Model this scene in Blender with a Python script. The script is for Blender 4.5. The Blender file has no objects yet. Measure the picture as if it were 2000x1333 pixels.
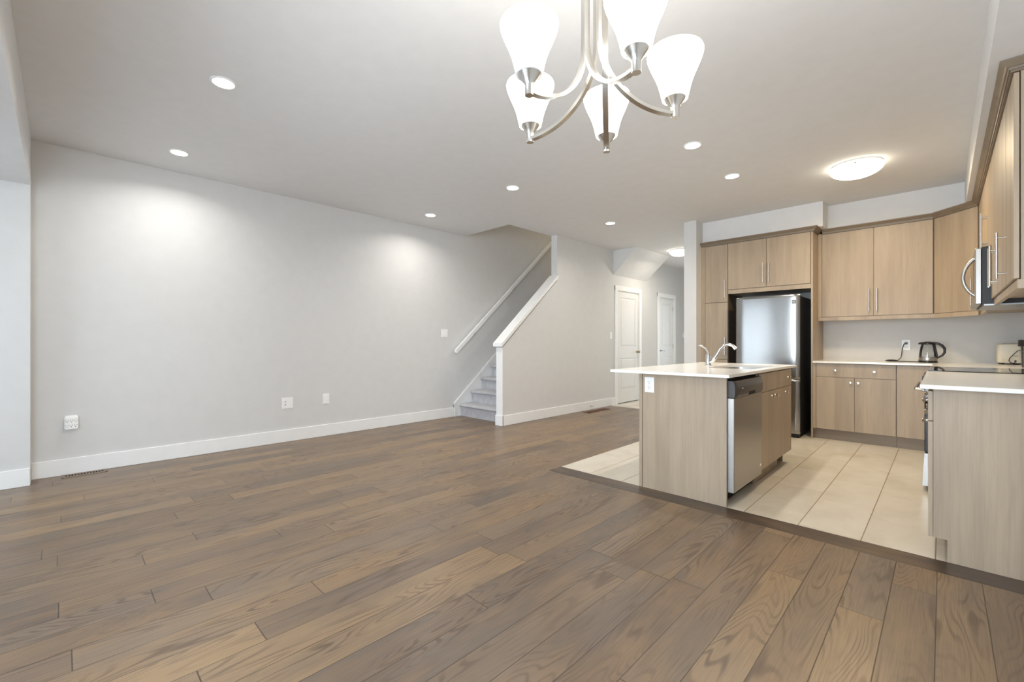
import bpy, bmesh, math, random
from mathutils import Vector, Matrix
from mathutils.geometry import tessellate_polygon
random.seed(7)
SC = bpy.context.scene
COL = SC.collection

# ------------------------------------------------------------------ camera, sky, exposure
HC = 1.12                      # camera height
YAW = math.radians(44.37)
F_PX = 860.43
cam = bpy.data.cameras.new('camera')
cam.sensor_fit = 'HORIZONTAL'; cam.sensor_width = 36.0
cam.lens = F_PX / 2000 * 36.0
cam.shift_y = 3.5 / 2000
cam.clip_start = 0.03; cam.clip_end = 200
camo = bpy.data.objects.new('camera', cam); COL.objects.link(camo)
camo.location = (0, 0, HC)
camo.rotation_euler = (math.pi / 2, 0, YAW)
SC.camera = camo

SC.view_settings.view_transform = 'Standard'
SC.view_settings.look = 'None'
SC.view_settings.exposure = 0.40
SC.view_settings.gamma = 1.0
SC.view_settings.use_curve_mapping = False
SC.cycles.max_bounces = 12
SC.cycles.diffuse_bounces = 7
SC.cycles.glossy_bounces = 4
SC.cycles.sample_clamp_indirect = 6.0

W = bpy.data.worlds.new('sky'); SC.world = W; W.use_nodes = True
bg = W.node_tree.nodes['Background']
bg.inputs[0].default_value = (0.80, 0.90, 1.0, 1); bg.inputs[1].default_value = 1.6


def lamp(name, kind, loc, energy, color=(1, 1, 1), rot=(0, 0, 0), **kw):
    d = bpy.data.lights.new(name, kind); d.energy = energy; d.color = color
    for k, v in kw.items(): setattr(d, k, v)
    o = bpy.data.objects.new(name, d); COL.objects.link(o)
    o.location = loc; o.rotation_euler = rot
    return o


YH_ = 10.6
WARM = (1.0, 0.78, 0.48)
SOFT = (1.0, 0.955, 0.89)
DAY = (0.76, 0.88, 1.0)
# daylight through the window behind the camera
lamp('daylight_window', 'AREA', (-4.15, -2.10, 1.25), 95, DAY, (math.radians(90), 0, 0),
     shape='RECTANGLE', size=2.2, size_y=2.4)
# added patio door for more front light, then the right wall's side window
lamp('daylight_fill', 'AREA', (-1.05, -2.05, 1.25), 185, DAY, (math.radians(90), 0, 0),
     shape='RECTANGLE', size=2.4, size_y=2.4)
lamp('daylight_side', 'AREA', (1.02, -0.98, 1.35), 95, DAY, (math.radians(90), 0, math.radians(90)),
     shape='RECTANGLE', size=1.5, size_y=2.2)
lamp('daylight_hall', 'AREA', (-3.05, YH_ + 0.35, 1.3), 22, DAY, (math.radians(-90), 0, 0), shape='RECTANGLE', size=0.9, size_y=2.0)
POT_E, FLUSH_E, HALL_E, STAIR_E, BULB_E = 6.3, 17, 13, 18, 5.5

# ------------------------------------------------------------------ main measures (metres)
H = 2.778                      # ceiling
XL, XR = -5.317, 0.597         # left and right wall
YF, YB = -1.70, 6.79           # window wall, kitchen back wall
XS0, XS1 = -4.345, -4.233      # stair wall
YS = 4.15                      # start of the stair wall
YH = 10.6                      # far end of hall
FACE = 6.17                    # front of the tall and base cabinets at the back
UFACE = 6.45                   # front of the back wall cabinets
RX = 0.245                     # front of the right wall cabinets
CT = 0.907                     # worktop height
YP = 3.16                      # island and peninsula end panels
ZSOF = 2.487                   # underside of bulkheads

# ------------------------------------------------------------------ node helpers
class NT:
    def __init__(s, name):
        s.m = bpy.data.materials.new(name); s.m.use_nodes = True
        s.t = s.m.node_tree; s.b = s.t.nodes['Principled BSDF']; s.out = s.t.nodes['Material Output']
    def n(s, typ, **kw):
        nd = s.t.nodes.new(typ)
        for k, v in kw.items(): setattr(nd, k, v)
        return nd
    def put(s, sock, v):
        if isinstance(v, bpy.types.NodeSocket): s.t.links.new(v, sock)
        elif isinstance(v, (tuple, list)) and sock.type == 'RGBA' and len(v) == 3: sock.default_value = (*v, 1)
        else: sock.default_value = v
    def math(s, op, a, b=0.0, c=None):
        nd = s.n('ShaderNodeMath', operation=op); s.put(nd.inputs[0], a); s.put(nd.inputs[1], b)
        if c is not None: s.put(nd.inputs[2], c)
        return nd.outputs[0]
    def xyz(s):
        tc = s.n('ShaderNodeTexCoord'); sp = s.n('ShaderNodeSeparateXYZ'); s.t.links.new(tc.outputs['Object'], sp.inputs[0])
        return sp.outputs
    def vec(s, x, y, z):
        c = s.n('ShaderNodeCombineXYZ')
        for i, v in enumerate((x, y, z)): s.put(c.inputs[i], v)
        return c.outputs[0]
    def noise(s, v, scale=1.0, detail=2.0, rough=0.5, dist=0.0):
        nd = s.n('ShaderNodeTexNoise'); s.put(nd.inputs['Vector'], v)
        nd.inputs['Scale'].default_value = scale; nd.inputs['Detail'].default_value = detail
        nd.inputs['Roughness'].default_value = rough; nd.inputs['Distortion'].default_value = dist
        return nd.outputs['Fac']
    def white(s, v):
        nd = s.n('ShaderNodeTexWhiteNoise', noise_dimensions='3D'); s.put(nd.inputs['Vector'], v)
        return nd.outputs['Value'], nd.outputs['Color']
    def mix(s, f, a, b, typ='MIX'):
        nd = s.n('ShaderNodeMix', data_type='RGBA', blend_type=typ)
        s.put(nd.inputs[0], f); s.put(nd.inputs[6], a); s.put(nd.inputs[7], b)
        return nd.outputs[2]
    def ramp(s, f, stops, interp='LINEAR'):
        nd = s.n('ShaderNodeValToRGB'); cr = nd.color_ramp; cr.interpolation = interp
        while len(cr.elements) < len(stops): cr.elements.new(0.5)
        for e, (p, c) in zip(cr.elements, stops): e.position = p; e.color = (*c, 1)
        s.put(nd.inputs[0], f); return nd.outputs[0]
    def rng(s, v, a, b, c, d):
        nd = s.n('ShaderNodeMapRange'); s.put(nd.inputs[0], v)
        for i, q in enumerate((a, b, c, d)): nd.inputs[i + 1].default_value = q
        return nd.outputs[0]
    def bump(s, h, strength=0.2, dist=0.002):
        nd = s.n('ShaderNodeBump'); nd.inputs['Strength'].default_value = strength; nd.inputs['Distance'].default_value = dist
        s.put(nd.inputs['Height'], h); s.t.links.new(nd.outputs[0], s.b.inputs['Normal'])
    def set(s, **kw):
        for k, v in kw.items(): s.put(s.b.inputs[k.replace('_', ' ')], v)
        return s


def plain(name, col, rough=0.5, metal=0.0, bump=None, **kw):
    t = NT(name)
    x, y, z = t.xyz()
    n = t.noise(t.vec(x, y, z), 9.0, 3)
    c = t.mix(t.rng(n, 0.3, 0.7, 0.0, 1.0), tuple(v * 0.985 for v in col), tuple(min(1, v * 1.015) for v in col))
    t.set(Base_Color=c, Roughness=rough, Metallic=metal)
    if bump: t.bump(t.noise(t.vec(x, y, z), bump[0], 3), bump[1], bump[2])
    for k, v in kw.items(): t.put(t.b.inputs[k.replace('_', ' ')], v)
    return t.m


def emit(name, col, strength, base=(0.9, 0.9, 0.9)):
    t = NT(name)
    t.set(Base_Color=base, Roughness=0.35)
    t.put(t.b.inputs['Emission Color'], col); t.b.inputs['Emission Strength'].default_value = strength
    return t.m


def mat_floor(name, header=False):
    t = NT(name); x, y, z = t.xyz()
    if header: x, y = y, x
    wd, ln = 0.150, 1.3
    rx = t.math('DIVIDE', t.math('ADD', x, 0.02 if not header else 0.0), wd)
    row = t.math('FLOOR', rx); fx = t.math('FRACT', rx)
    wr, _ = t.white(t.vec(row, 3.7, 1.3))
    wr2, _ = t.white(t.vec(row, 9.1, 4.4))
    lrow = t.math('ADD', 0.95, t.math('MULTIPLY', wr2, 0.75))
    ry = t.math('ADD', t.math('DIVIDE', y, lrow), t.math('MULTIPLY', wr, 11.0))
    cc = t.math('FLOOR', ry); fy = t.math('FRACT', ry)
    r1, rc = t.white(t.vec(row, cc, 2.0))
    r2, _ = t.white(t.vec(row, cc, 8.0))
    r3, _ = t.white(t.vec(row, cc, 5.5))
    # cathedral grain: contour lines of a long, stretched noise
    gv = t.vec(t.math('ADD', t.math('MULTIPLY', x, 6.5), t.math('MULTIPLY', r1, 91)),
               t.math('ADD', t.math('MULTIPLY', y, 0.85), t.math('MULTIPLY', r2, 57)), t.math('MULTIPLY', r3, 23))
    n1 = t.noise(gv, 1.0, 1.6, 0.40, 0.35)
    ring = t.math('SINE', t.math('MULTIPLY', n1, 150.0))
    ringm = t.rng(ring, 0.15, 0.95, 0.0, 1.0)
    amp = t.noise(t.vec(t.math('MULTIPLY', x, 9), t.math('MULTIPLY', y, 2.0), r1), 1.0, 2)
    ringm = t.math('MULTIPLY', ringm, t.rng(amp, 0.40, 0.66, 0.05, 1.0))
    fv = t.vec(t.math('ADD', t.math('MULTIPLY', x, 190), t.math('MULTIPLY', r1, 33)), t.math('MULTIPLY', y, 5.0), r2)
    n2 = t.noise(fv, 1.0, 3, 0.6)
    fine = t.rng(n2, 0.32, 0.68, 0.0, 1.0)
    base = t.ramp(r1, [(0.0, (0.128, 0.096, 0.074)), (0.2, (0.240, 0.162, 0.098)), (0.4, (0.158, 0.118, 0.088)),
                       (0.6, (0.290, 0.195, 0.112)), (0.78, (0.195, 0.146, 0.106)), (1.0, (0.318, 0.212, 0.116))])
    if header: base = t.ramp(r1, [(0.0, (0.052, 0.038, 0.030)), (1.0, (0.078, 0.056, 0.042))])
    blot = t.noise(t.vec(t.math('MULTIPLY', x, 5), t.math('MULTIPLY', y, 1.6), r3), 1.0, 3, 0.6)
    base = t.mix(t.rng(blot, 0.44, 0.70, 0.0, 0.42), base, (0.37, 0.225, 0.105))
    base = t.mix(t.rng(blot, 0.30, 0.46, 0.35, 0.0), base, (0.125, 0.098, 0.080))
    c = t.mix(t.math('MULTIPLY', ringm, 0.66), base, (0.072, 0.043, 0.027))
    c = t.mix(t.math('MULTIPLY', fine, 0.30), c, (0.10, 0.064, 0.040))
    ex = t.math('MULTIPLY', t.math('MINIMUM', fx, t.math('SUBTRACT', 1.0, fx)), wd)
    ey = t.math('MULTIPLY', t.math('MINIMUM', fy, t.math('SUBTRACT', 1.0, fy)), lrow)
    e = t.math('MINIMUM', ex, t.math('MULTIPLY', ey, 0.8)) if not header else ex
    seam = t.rng(e, 0.0006, 0.0024, 1.0, 0.0)
    c = t.mix(t.math('MULTIPLY', seam, 0.85), c, (0.030, 0.019, 0.012))
    t.set(Base_Color=c, Roughness=t.math('ADD', 0.30, t.math('MULTIPLY', fine, 0.12)))
    hgt = t.math('SUBTRACT', t.math('MULTIPLY', t.math('ADD', ringm, fine), -0.18), t.math('MULTIPLY', seam, 1.0))
    t.bump(hgt, 0.35, 0.0012)
    return t.m


def mat_tile(name):
    t = NT(name); x, y, z = t.xyz()
    rx = t.math('DIVIDE', t.math('ADD', x, 0.3325), 0.305)
    k = t.math('FLOOR', rx); fx = t.math('FRACT', rx)
    ry = t.math('DIVIDE', t.math('SUBTRACT', t.math('ADD', y, t.math('MULTIPLY', k, 0.2033)), 4.205), 0.61)
    kk = t.math('FLOOR', ry); fy = t.math('FRACT', ry)
    r1, _ = t.white(t.vec(k, kk, 1.0))
    n = t.noise(t.vec(t.math('ADD', t.math('MULTIPLY', x, 2.2), t.math('MULTIPLY', r1, 40)), t.math('MULTIPLY', y, 1.4), r1), 1.6, 4, 0.55, 0.4)
    c = t.ramp(n, [(0.25, (0.60, 0.535, 0.425)), (0.5, (0.70, 0.64, 0.53)), (0.78, (0.76, 0.71, 0.615))])
    c = t.mix(t.math('MULTIPLY', r1, 0.16), c, (0.58, 0.52, 0.42))
    ex = t.math('MULTIPLY', t.math('MINIMUM', fx, t.math('SUBTRACT', 1.0, fx)), 0.305)
    ey = t.math('MULTIPLY', t.math('MINIMUM', fy, t.math('SUBTRACT', 1.0, fy)), 0.61)
    gx = t.rng(ex, 0.0018, 0.0038, 1.0, 0.0); gy = t.rng(ey, 0.0012, 0.0028, 1.0, 0.0)
    c = t.mix(t.math('MULTIPLY', gx, 0.85), c, (0.235, 0.155, 0.075))
    c = t.mix(t.math('MULTIPLY', gy, 0.60), c, (0.34, 0.27, 0.19))
    t.set(Base_Color=c, Roughness=t.math('ADD', 0.27, t.math('MULTIPLY', t.math('MAXIMUM', gx, gy), 0.4)))
    t.bump(t.math('MULTIPLY', t.math('MAXIMUM', gx, gy), -1.0), 0.4, 0.0012)
    return t.m


def mat_cab(name, along='z', tone=1.0):
    t = NT(name); x, y, z = t.xyz()
    oi = t.n('ShaderNodeObjectInfo').outputs['Random']
    if along == 'x': a, b, l = y, z, x
    else: a, b, l = x, y, z
    off = t.math('MULTIPLY', oi, 31.0)
    band_c = t.math('ADD', t.math('MULTIPLY', t.math('ADD', a, b), 8.5), off)
    bw, _ = t.white(t.vec(t.math('FLOOR', t.math('ADD', band_c, t.math('MULTIPLY', t.noise(t.vec(off, l, 0.0), 0.5, 1), 0.25))), 4.0, oi))
    soft = t.noise(t.vec(t.math('ADD', t.math('MULTIPLY', a, 7), off), t.math('MULTIPLY', b, 7), t.math('MULTIPLY', l, 0.7)), 1.0, 3, 0.6)
    fine = t.noise(t.vec(t.math('ADD', t.math('MULTIPLY', a, 170), off), t.math('MULTIPLY', b, 170), t.math('MULTIPLY', l, 5.0)), 1.0, 3, 0.62)
    med = t.noise(t.vec(t.math('ADD', t.math('MULTIPLY', a, 42), off), t.math('MULTIPLY', b, 42), t.math('MULTIPLY', l, 2.2)), 1.0, 3, 0.62, 0.5)
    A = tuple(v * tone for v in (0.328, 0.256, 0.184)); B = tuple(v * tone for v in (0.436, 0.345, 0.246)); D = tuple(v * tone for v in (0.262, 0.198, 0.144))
    c = t.mix(t.rng(soft, 0.32, 0.68, 0.0, 1.0), A, B)
    c = t.mix(t.math('MULTIPLY', bw, 0.40), c, tuple(v * 1.16 for v in B))
    c = t.mix(t.rng(med, 0.50, 0.78, 0.0, 0.30), c, D)
    c = t.mix(t.rng(fine, 0.46, 0.74, 0.0, 0.24), c, D)
    t.set(Base_Color=c, Roughness=0.42)
    t.bump(fine, 0.10, 0.0006)
    return t.m


def mat_steel(name, col=(0.62, 0.615, 0.60), rough=0.27, axis='x'):
    t = NT(name); x, y, z = t.xyz()
    if axis == 'x': v = t.vec(t.math('MULTIPLY', x, 4), t.math('MULTIPLY', y, 4), t.math('MULTIPLY', z, 600))
    else: v = t.vec(t.math('MULTIPLY', x, 600), t.math('MULTIPLY', y, 600), t.math('MULTIPLY', z, 4))
    n = t.noise(v, 1.0, 2)
    t.set(Base_Color=t.mix(t.rng(n, 0.3, 0.7, 0.0, 1.0), tuple(q * 0.95 for q in col), col), Metallic=1.0,
          Roughness=t.rng(n, 0.3, 0.7, rough - 0.03, rough + 0.05))
    return t.m


def mat_carpet(name):
    t = NT(name); x, y, z = t.xyz()
    n = t.noise(t.vec(x, y, z), 260, 2, 0.7); m = t.noise(t.vec(x, y, z), 14, 3, 0.6)
    c = t.mix(t.rng(m, 0.35, 0.65, 0.0, 1.0), (0.50, 0.495, 0.515), (0.62, 0.615, 0.635))
    c = t.mix(t.rng(n, 0.35, 0.65, 0.0, 0.5), c, (0.42, 0.415, 0.43))
    t.set(Base_Color=c, Roughness=0.95); t.b.inputs['Sheen Weight'].default_value = 0.3
    t.bump(n, 0.8, 0.006)
    return t.m


def mat_pane(name, gloss=0.08, tint=(1, 1, 1), rough=0.0):
    t = NT(name); t.t.nodes.remove(t.b)
    tr = t.n('ShaderNodeBsdfTransparent'); gl = t.n('ShaderNodeBsdfGlossy'); mx = t.n('ShaderNodeMixShader')
    tr.inputs[0].default_value = (*tint, 1); gl.inputs['Roughness'].default_value = rough
    fr = t.n('ShaderNodeFresnel'); fr.inputs[0].default_value = 1.45
    f = t.math('ADD', fr.outputs[0], gloss - 0.04)
    t.put(mx.inputs[0], f); t.t.links.new(tr.outputs[0], mx.inputs[1]); t.t.links.new(gl.outputs[0], mx.inputs[2])
    t.t.links.new(mx.outputs[0], t.out.inputs[0])
    return t.m


def mat_sheer(name):
    t = NT(name); t.t.nodes.remove(t.b)
    tr = t.n('ShaderNodeBsdfTransparent'); tl = t.n('ShaderNodeBsdfTranslucent'); df = t.n('ShaderNodeBsdfDiffuse')
    for q in (tl, df): q.inputs[0].default_value = (0.86, 0.87, 0.88, 1)
    a = t.n('ShaderNodeMixShader'); b = t.n('ShaderNodeMixShader')
    a.inputs[0].default_value = 0.5; b.inputs[0].default_value = 0.7
    t.t.links.new(tl.outputs[0], a.inputs[1]); t.t.links.new(df.outputs[0], a.inputs[2])
    t.t.links.new(tr.outputs[0], b.inputs[1]); t.t.links.new(a.outputs[0], b.inputs[2]); t.t.links.new(b.outputs[0], t.out.inputs[0])
    return t.m


def mat_frost(name):
    t = NT(name); t.t.nodes.remove(t.b)
    tl = t.n('ShaderNodeBsdfTranslucent'); df = t.n('ShaderNodeBsdfDiffuse'); gl = t.n('ShaderNodeBsdfGlossy')
    for q in (tl, df): q.inputs[0].default_value = (0.90, 0.90, 0.91, 1)
    gl.inputs['Roughness'].default_value = 0.25
    a = t.n('ShaderNodeMixShader'); b = t.n('ShaderNodeMixShader'); a.inputs[0].default_value = 0.45; b.inputs[0].default_value = 0.05
    t.t.links.new(tl.outputs[0], a.inputs[1]); t.t.links.new(df.outputs[0], a.inputs[2])
    t.t.links.new(a.outputs[0], b.inputs[1]); t.t.links.new(gl.outputs[0], b.inputs[2]); t.t.links.new(b.outputs[0], t.out.inputs[0])
    return t.m


M = dict(
    wall=plain('wall_paint', (0.68, 0.677, 0.665), 0.85, bump=(420, 0.06, 0.001)),
    ceiling=plain('ceiling_paint', (0.745, 0.743, 0.738), 0.9, bump=(160, 0.12, 0.002)),
    trim=plain('trim_paint', (0.87, 0.87, 0.86), 0.38),
    door=plain('door_paint', (0.78, 0.775, 0.755), 0.42),
    floor=mat_floor('oak_floor'), header=mat_floor('oak_header', True), tile=mat_tile('cream_tile'),
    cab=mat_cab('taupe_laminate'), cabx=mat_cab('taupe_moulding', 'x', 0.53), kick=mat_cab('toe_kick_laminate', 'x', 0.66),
    niche_dark=plain('niche_shade_paint', (0.11, 0.08, 0.055), 0.6),  # shade of the refrigerator niche put into a dark brown
    quartz=plain('white_quartz', (0.88, 0.865, 0.82), 0.18),
    steel=mat_steel('brushed_steel', (0.47, 0.455, 0.435), 0.33), steelv=mat_steel('brushed_steel_door', (0.36, 0.355, 0.345), 0.17, axis='z'),
    nickel=plain('satin_nickel', (0.66, 0.64, 0.60), 0.26, 1.0), chrome=plain('chrome', (0.78, 0.78, 0.78), 0.10, 1.0),
    dullsteel=mat_steel('dull_steel', (0.42, 0.42, 0.43), 0.34),
    brass=plain('aged_brass', (0.33, 0.25, 0.13), 0.35, 1.0),
    black=plain('black_plastic', (0.016, 0.016, 0.017), 0.30), blacks=plain('black_side', (0.012, 0.012, 0.013), 0.45),
    dark=plain('dark_grey_plastic', (0.055, 0.048, 0.045), 0.30),
    bglass=plain('black_glass', (0.010, 0.010, 0.011), 0.04), shadow=plain('dark_gap', (0.008, 0.008, 0.008), 0.9),
    plate=plain('white_plastic', (0.91, 0.91, 0.90), 0.35), cream=plain('ivory_plastic', (0.70, 0.66, 0.56), 0.38),
    slot=plain('dark_slot', (0.06, 0.055, 0.05), 0.7), vent=plain('brown_vent', (0.27, 0.205, 0.155), 0.45), rvent=plain('red_brown_vent', (0.15, 0.065, 0.032), 0.45),
    carpet=mat_carpet('grey_carpet'),
    pane=mat_pane('window_glass'), kglass=mat_pane('kettle_glass', 0.10, (0.86, 0.88, 0.90)), water=mat_pane('jar_plastic', 0.10, (0.55, 0.55, 0.50), 0.2),
    sheer=mat_sheer('sheer_cloth'),
    lit=emit('lit_frosted_glass', (1.0, 0.93, 0.80), 5.0), unlit=mat_frost('unlit_frosted_glass'),
    pot=emit('pot_light_lens', (1.0, 0.95, 0.87), 14.0), flush=emit('lit_dome_glass', (1.0, 0.90, 0.72), 6.0), hall=emit('lit_hall_glass', (1.0, 0.93, 0.82), 5.0),
)


# ------------------------------------------------------------------ mesh builder
class MB:
    def __init__(s): s.b = bmesh.new()
    def _merge(s, t):
        me = bpy.data.meshes.new('tmp'); t.to_mesh(me); t.free(); s.b.from_mesh(me); bpy.data.meshes.remove(me)
    def box(s, x0, x1, y0, y1, z0, z1, bev=0.0, seg=1):
        x0, x1 = sorted((x0, x1)); y0, y1 = sorted((y0, y1)); z0, z1 = sorted((z0, z1))
        t = bmesh.new(); bmesh.ops.create_cube(t, size=1)
        for v in t.verts: v.co = Vector(((x0 + x1) / 2 + v.co.x * (x1 - x0), (y0 + y1) / 2 + v.co.y * (y1 - y0), (z0 + z1) / 2 + v.co.z * (z1 - z0)))
        if bev > 0: bmesh.ops.bevel(t, geom=t.edges[:], offset=bev, segments=seg, affect='EDGES', profile=0.5)
        s._merge(t); return s
    def ring(s, pts_list, cap0=True, cap1=True, closed=True):
        """loft through loops of equal length"""
        loops = [[s.b.verts.new(Vector(p)) for p in L] for L in pts_list]
        n = len(loops[0])
        for a, b in zip(loops, loops[1:]):
            for i in range(n if closed else n - 1):
                j = (i + 1) % n
                try: s.b.faces.new((a[i], a[j], b[j], b[i]))
                except ValueError: pass
        if closed and cap0: s.b.faces.new(loops[0][::-1])
        if closed and cap1: s.b.faces.new(loops[-1])
        return s
    def lathe(s, prof, c=(0, 0, 0), ax=(0, 0, 1), n=24, cap0=True, cap1=True):
        ax = Vector(ax).normalized(); u = ax.orthogonal().normalized(); w = ax.cross(u); c = Vector(c)
        L = [[c + ax * h + (u * math.cos(2 * math.pi * i / n) + w * math.sin(2 * math.pi * i / n)) * max(r, 1e-5) for i in range(n)] for r, h in prof]
        return s.ring(L, cap0, cap1)
    def cyl(s, p0, p1, r, r1=None, n=16):
        p0, p1 = Vector(p0), Vector(p1); d = p1 - p0
        return s.lathe([(r, 0), (r if r1 is None else r1, d.length)], p0, d, n)
    def tube(s, path, rad, n=10, sec=None):
        """sweep a round (or given) section along a path"""
        P = [Vector(p) for p in path]; m = len(P)
        T = [(P[min(i + 1, m - 1)] - P[max(i - 1, 0)]).normalized() for i in range(m)]
        u = T[0].orthogonal().normalized(); L = []
        for i in range(m):
            u = (u - T[i] * u.dot(T[i])).normalized(); w = T[i].cross(u)
            r = rad[i] if isinstance(rad, (list, tuple)) else rad
            L.append([P[i] + (u * math.cos(2 * math.pi * k / n) + w * math.sin(2 * math.pi * k / n)) * r for k in range(n)])
        return s.ring(L)
    def strap(s, path, wdir, w, th):
        """flat bar: constant width direction wdir"""
        P = [Vector(p) for p in path]; m = len(P); wd = Vector(wdir).normalized(); L = []
        for i in range(m):
            T = (P[min(i + 1, m - 1)] - P[max(i - 1, 0)]).normalized(); nn = T.cross(wd).normalized()
            L.append([P[i] + wd * a * w / 2 + nn * b * th / 2 for a, b in ((-1, -1), (1, -1), (1, 1), (-1, 1))])
        return s.ring(L)
    def prism(s, poly, axis, a0, a1):
        """extrude a 2-D polygon along axis; poly gives the other two coordinates in order"""
        def P(q, a):
            return {'x': (a, q[0], q[1]), 'y': (q[0], a, q[1]), 'z': (q[0], q[1], a)}[axis]
        return s.ring([[P(q, a0) for q in poly], [P(q, a1) for q in poly]])
    def holed(s, outer, holes, axis, a0, a1):
        """extruded polygon with holes"""
        loops = [outer] + holes
        tri = tessellate_polygon([[Vector((p[0], p[1], 0)) for p in L] for L in loops])
        flat = [p for L in loops for p in L]
        def P(q, a):
            return {'x': (a, q[0], q[1]), 'y': (q[0], a, q[1]), 'z': (q[0], q[1], a)}[axis]
        V0 = [s.b.verts.new(P(q, a0)) for q in flat]; V1 = [s.b.verts.new(P(q, a1)) for q in flat]
        for t in tri:
            try: s.b.faces.new([V0[i] for i in t]); s.b.faces.new([V1[i] for i in t])
            except ValueError: pass
        k = 0
        for L in loops:
            n = len(L)
            for i in range(n):
                j = (i + 1) % n
                s.b.faces.new((V0[k + i], V0[k + j], V1[k + j], V1[k + i]))
            k += n
        return s
    def build(s, name, mat, parent=None, off=(0, 0, 0), smooth=True, ang=38):
        b = s.b
        bmesh.ops.recalc_face_normals(b, faces=b.faces[:])
        off = Vector(off)
        for v in b.verts: v.co -= off
        if smooth:
            lim = math.radians(ang)
            for f in b.faces: f.smooth = True
            for e in b.edges:
                e.smooth = not (len(e.link_faces) == 2 and e.calc_face_angle(0.0) > lim)
        me = bpy.data.meshes.new(name); b.to_mesh(me); b.free()
        me.materials.append(mat if not isinstance(mat, str) else M[mat])
        o = bpy.data.objects.new(name, me); COL.objects.link(o)
        if parent is not None: o.parent = parent
        return o


def box(*a, **k): return MB().box(*a, **k)


def thing(name, label, cat, loc=(0, 0, 0), rz=0.0, group=None):
    o = bpy.data.objects.new(name, None); o.empty_display_size = 0.05; COL.objects.link(o)
    o.location = loc; o.rotation_euler = (0, 0, rz); o['label'] = label; o['category'] = cat
    if group: o['group'] = group
    return o


def tag(o, label, cat, group=None):
    o['label'] = label; o['category'] = cat
    if group: o['group'] = group
    return o


def struct(o, label=None):
    o['kind'] = 'structure'
    if label: o['label'] = label
    return o


def sthing(name, loc=(0, 0, 0), label=None):
    o = bpy.data.objects.new(name, None); o.empty_display_size = 0.05; COL.objects.link(o); o.location = loc
    return struct(o, label)


def dup(root, loc, label, group=None):
    r = root.copy(); COL.objects.link(r); r.location = loc; r['label'] = label
    if group: r['group'] = group
    for ch in list(root.children):
        c = ch.copy(); COL.objects.link(c); c.parent = r
        for g in list(ch.children):
            d = g.copy(); COL.objects.link(d); d.parent = c
    return r


def rrect(x0, x1, y0, y1, r, n=6):
    P = []
    for cx, cy, a0 in ((x1 - r, y1 - r, 0), (x0 + r, y1 - r, 90), (x0 + r, y0 + r, 180), (x1 - r, y0 + r, 270)):
        for i in range(n + 1):
            a = math.radians(a0 + 90 * i / n); P.append((cx + r * math.cos(a), cy + r * math.sin(a)))
    return P


# ================================================================== SETTING
# floors
struct(box(XL - 0.1, XS1 + 0.01, YF - 0.1, 4.31, -0.1, 0).box(XS1 + 0.01, -2.47, YF - 0.1, 6.845, -0.1, 0).box(-2.47, XR + 0.1, YF - 0.1, YP, -0.1, 0).build('floor', 'floor', smooth=False))
struct(box(-2.47, XR, 2.99, YP - 0.003, -0.001, 0.0008).build('floor_header_board', 'header', smooth=False))
struct(box(-2.47, XR + 0.1, YP, YB + 0.1, -0.1, 0).build('floor_kitchen_tile', 'tile', smooth=False))
struct(box(XS1 - 0.12, -2.47, 6.845, YH + 0.1, -0.1, 0).build('floor_hall_tile', 'tile', smooth=False))
# ceiling with the stairwell opening
mb = MB()
mb.box(XL - 0.1, XR + 0.1, YF - 0.1, 4.385, H, H + 0.25)
mb.box(XS0, XR + 0.1, 4.385, YH + 0.1, H, H + 0.25)
struct(mb.build('ceiling', 'ceiling', smooth=False))
# left wall, tall at the stairwell
struct(MB().prism([(YF - 0.1, -0.1), (YH + 0.1, -0.1), (YH + 0.1, 5.3), (4.25, 5.3), (4.25, H + 0.2), (YF - 0.1, H + 0.2)], 'x', XL - 0.12, XL).build('wall_left', 'wall', smooth=False))
# enclosure of the stairwell above the ceiling
mb = MB()
mb.box(XL, XS0, 4.265, 4.384, H + 0.001, 5.3)
mb.box(XS0 + 0.0, XS0 + 0.11, 4.265, 9.0, H + 0.251, 5.3)
mb.box(XL, XS0 + 0.11, 9.0, 9.1, 2.5, 5.3)
struct(mb.build('wall_stairwell', 'wall', smooth=False))
struct(box(XL - 0.1, XS0 + 0.11, 4.265, 9.1, 5.3, 5.4).build('ceiling_stairwell', 'ceiling', smooth=False))
# stair wall: sloping knee wall, then full height with two door openings
SL = 0.867
zk = lambda y: 1.058 + SL * (y - YS)
YW = 5.316
D1 = (7.052, 7.862, 2.078); D2 = (8.705, 9.395, 2.083)
outer = [(YS, 0), (D1[0], 0), (D1[0], D1[2]), (D1[1], D1[2]), (D1[1], 0), (D2[0], 0), (D2[0], D2[2]), (D2[1], D2[2]), (D2[1], 0),
         (YH, 0), (YH, H), (YW, H), (YW, zk(YW)), (YS, zk(YS))]
struct(MB().holed(outer, [], 'x', XS0, XS1).build('wall_stair', 'wall', smooth=False))
struct(box(XS0 - 0.12, XS0 - 0.10, 8.0, 9.5, 0, 2.3).build('wall_closet', 'wall', smooth=False))
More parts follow.
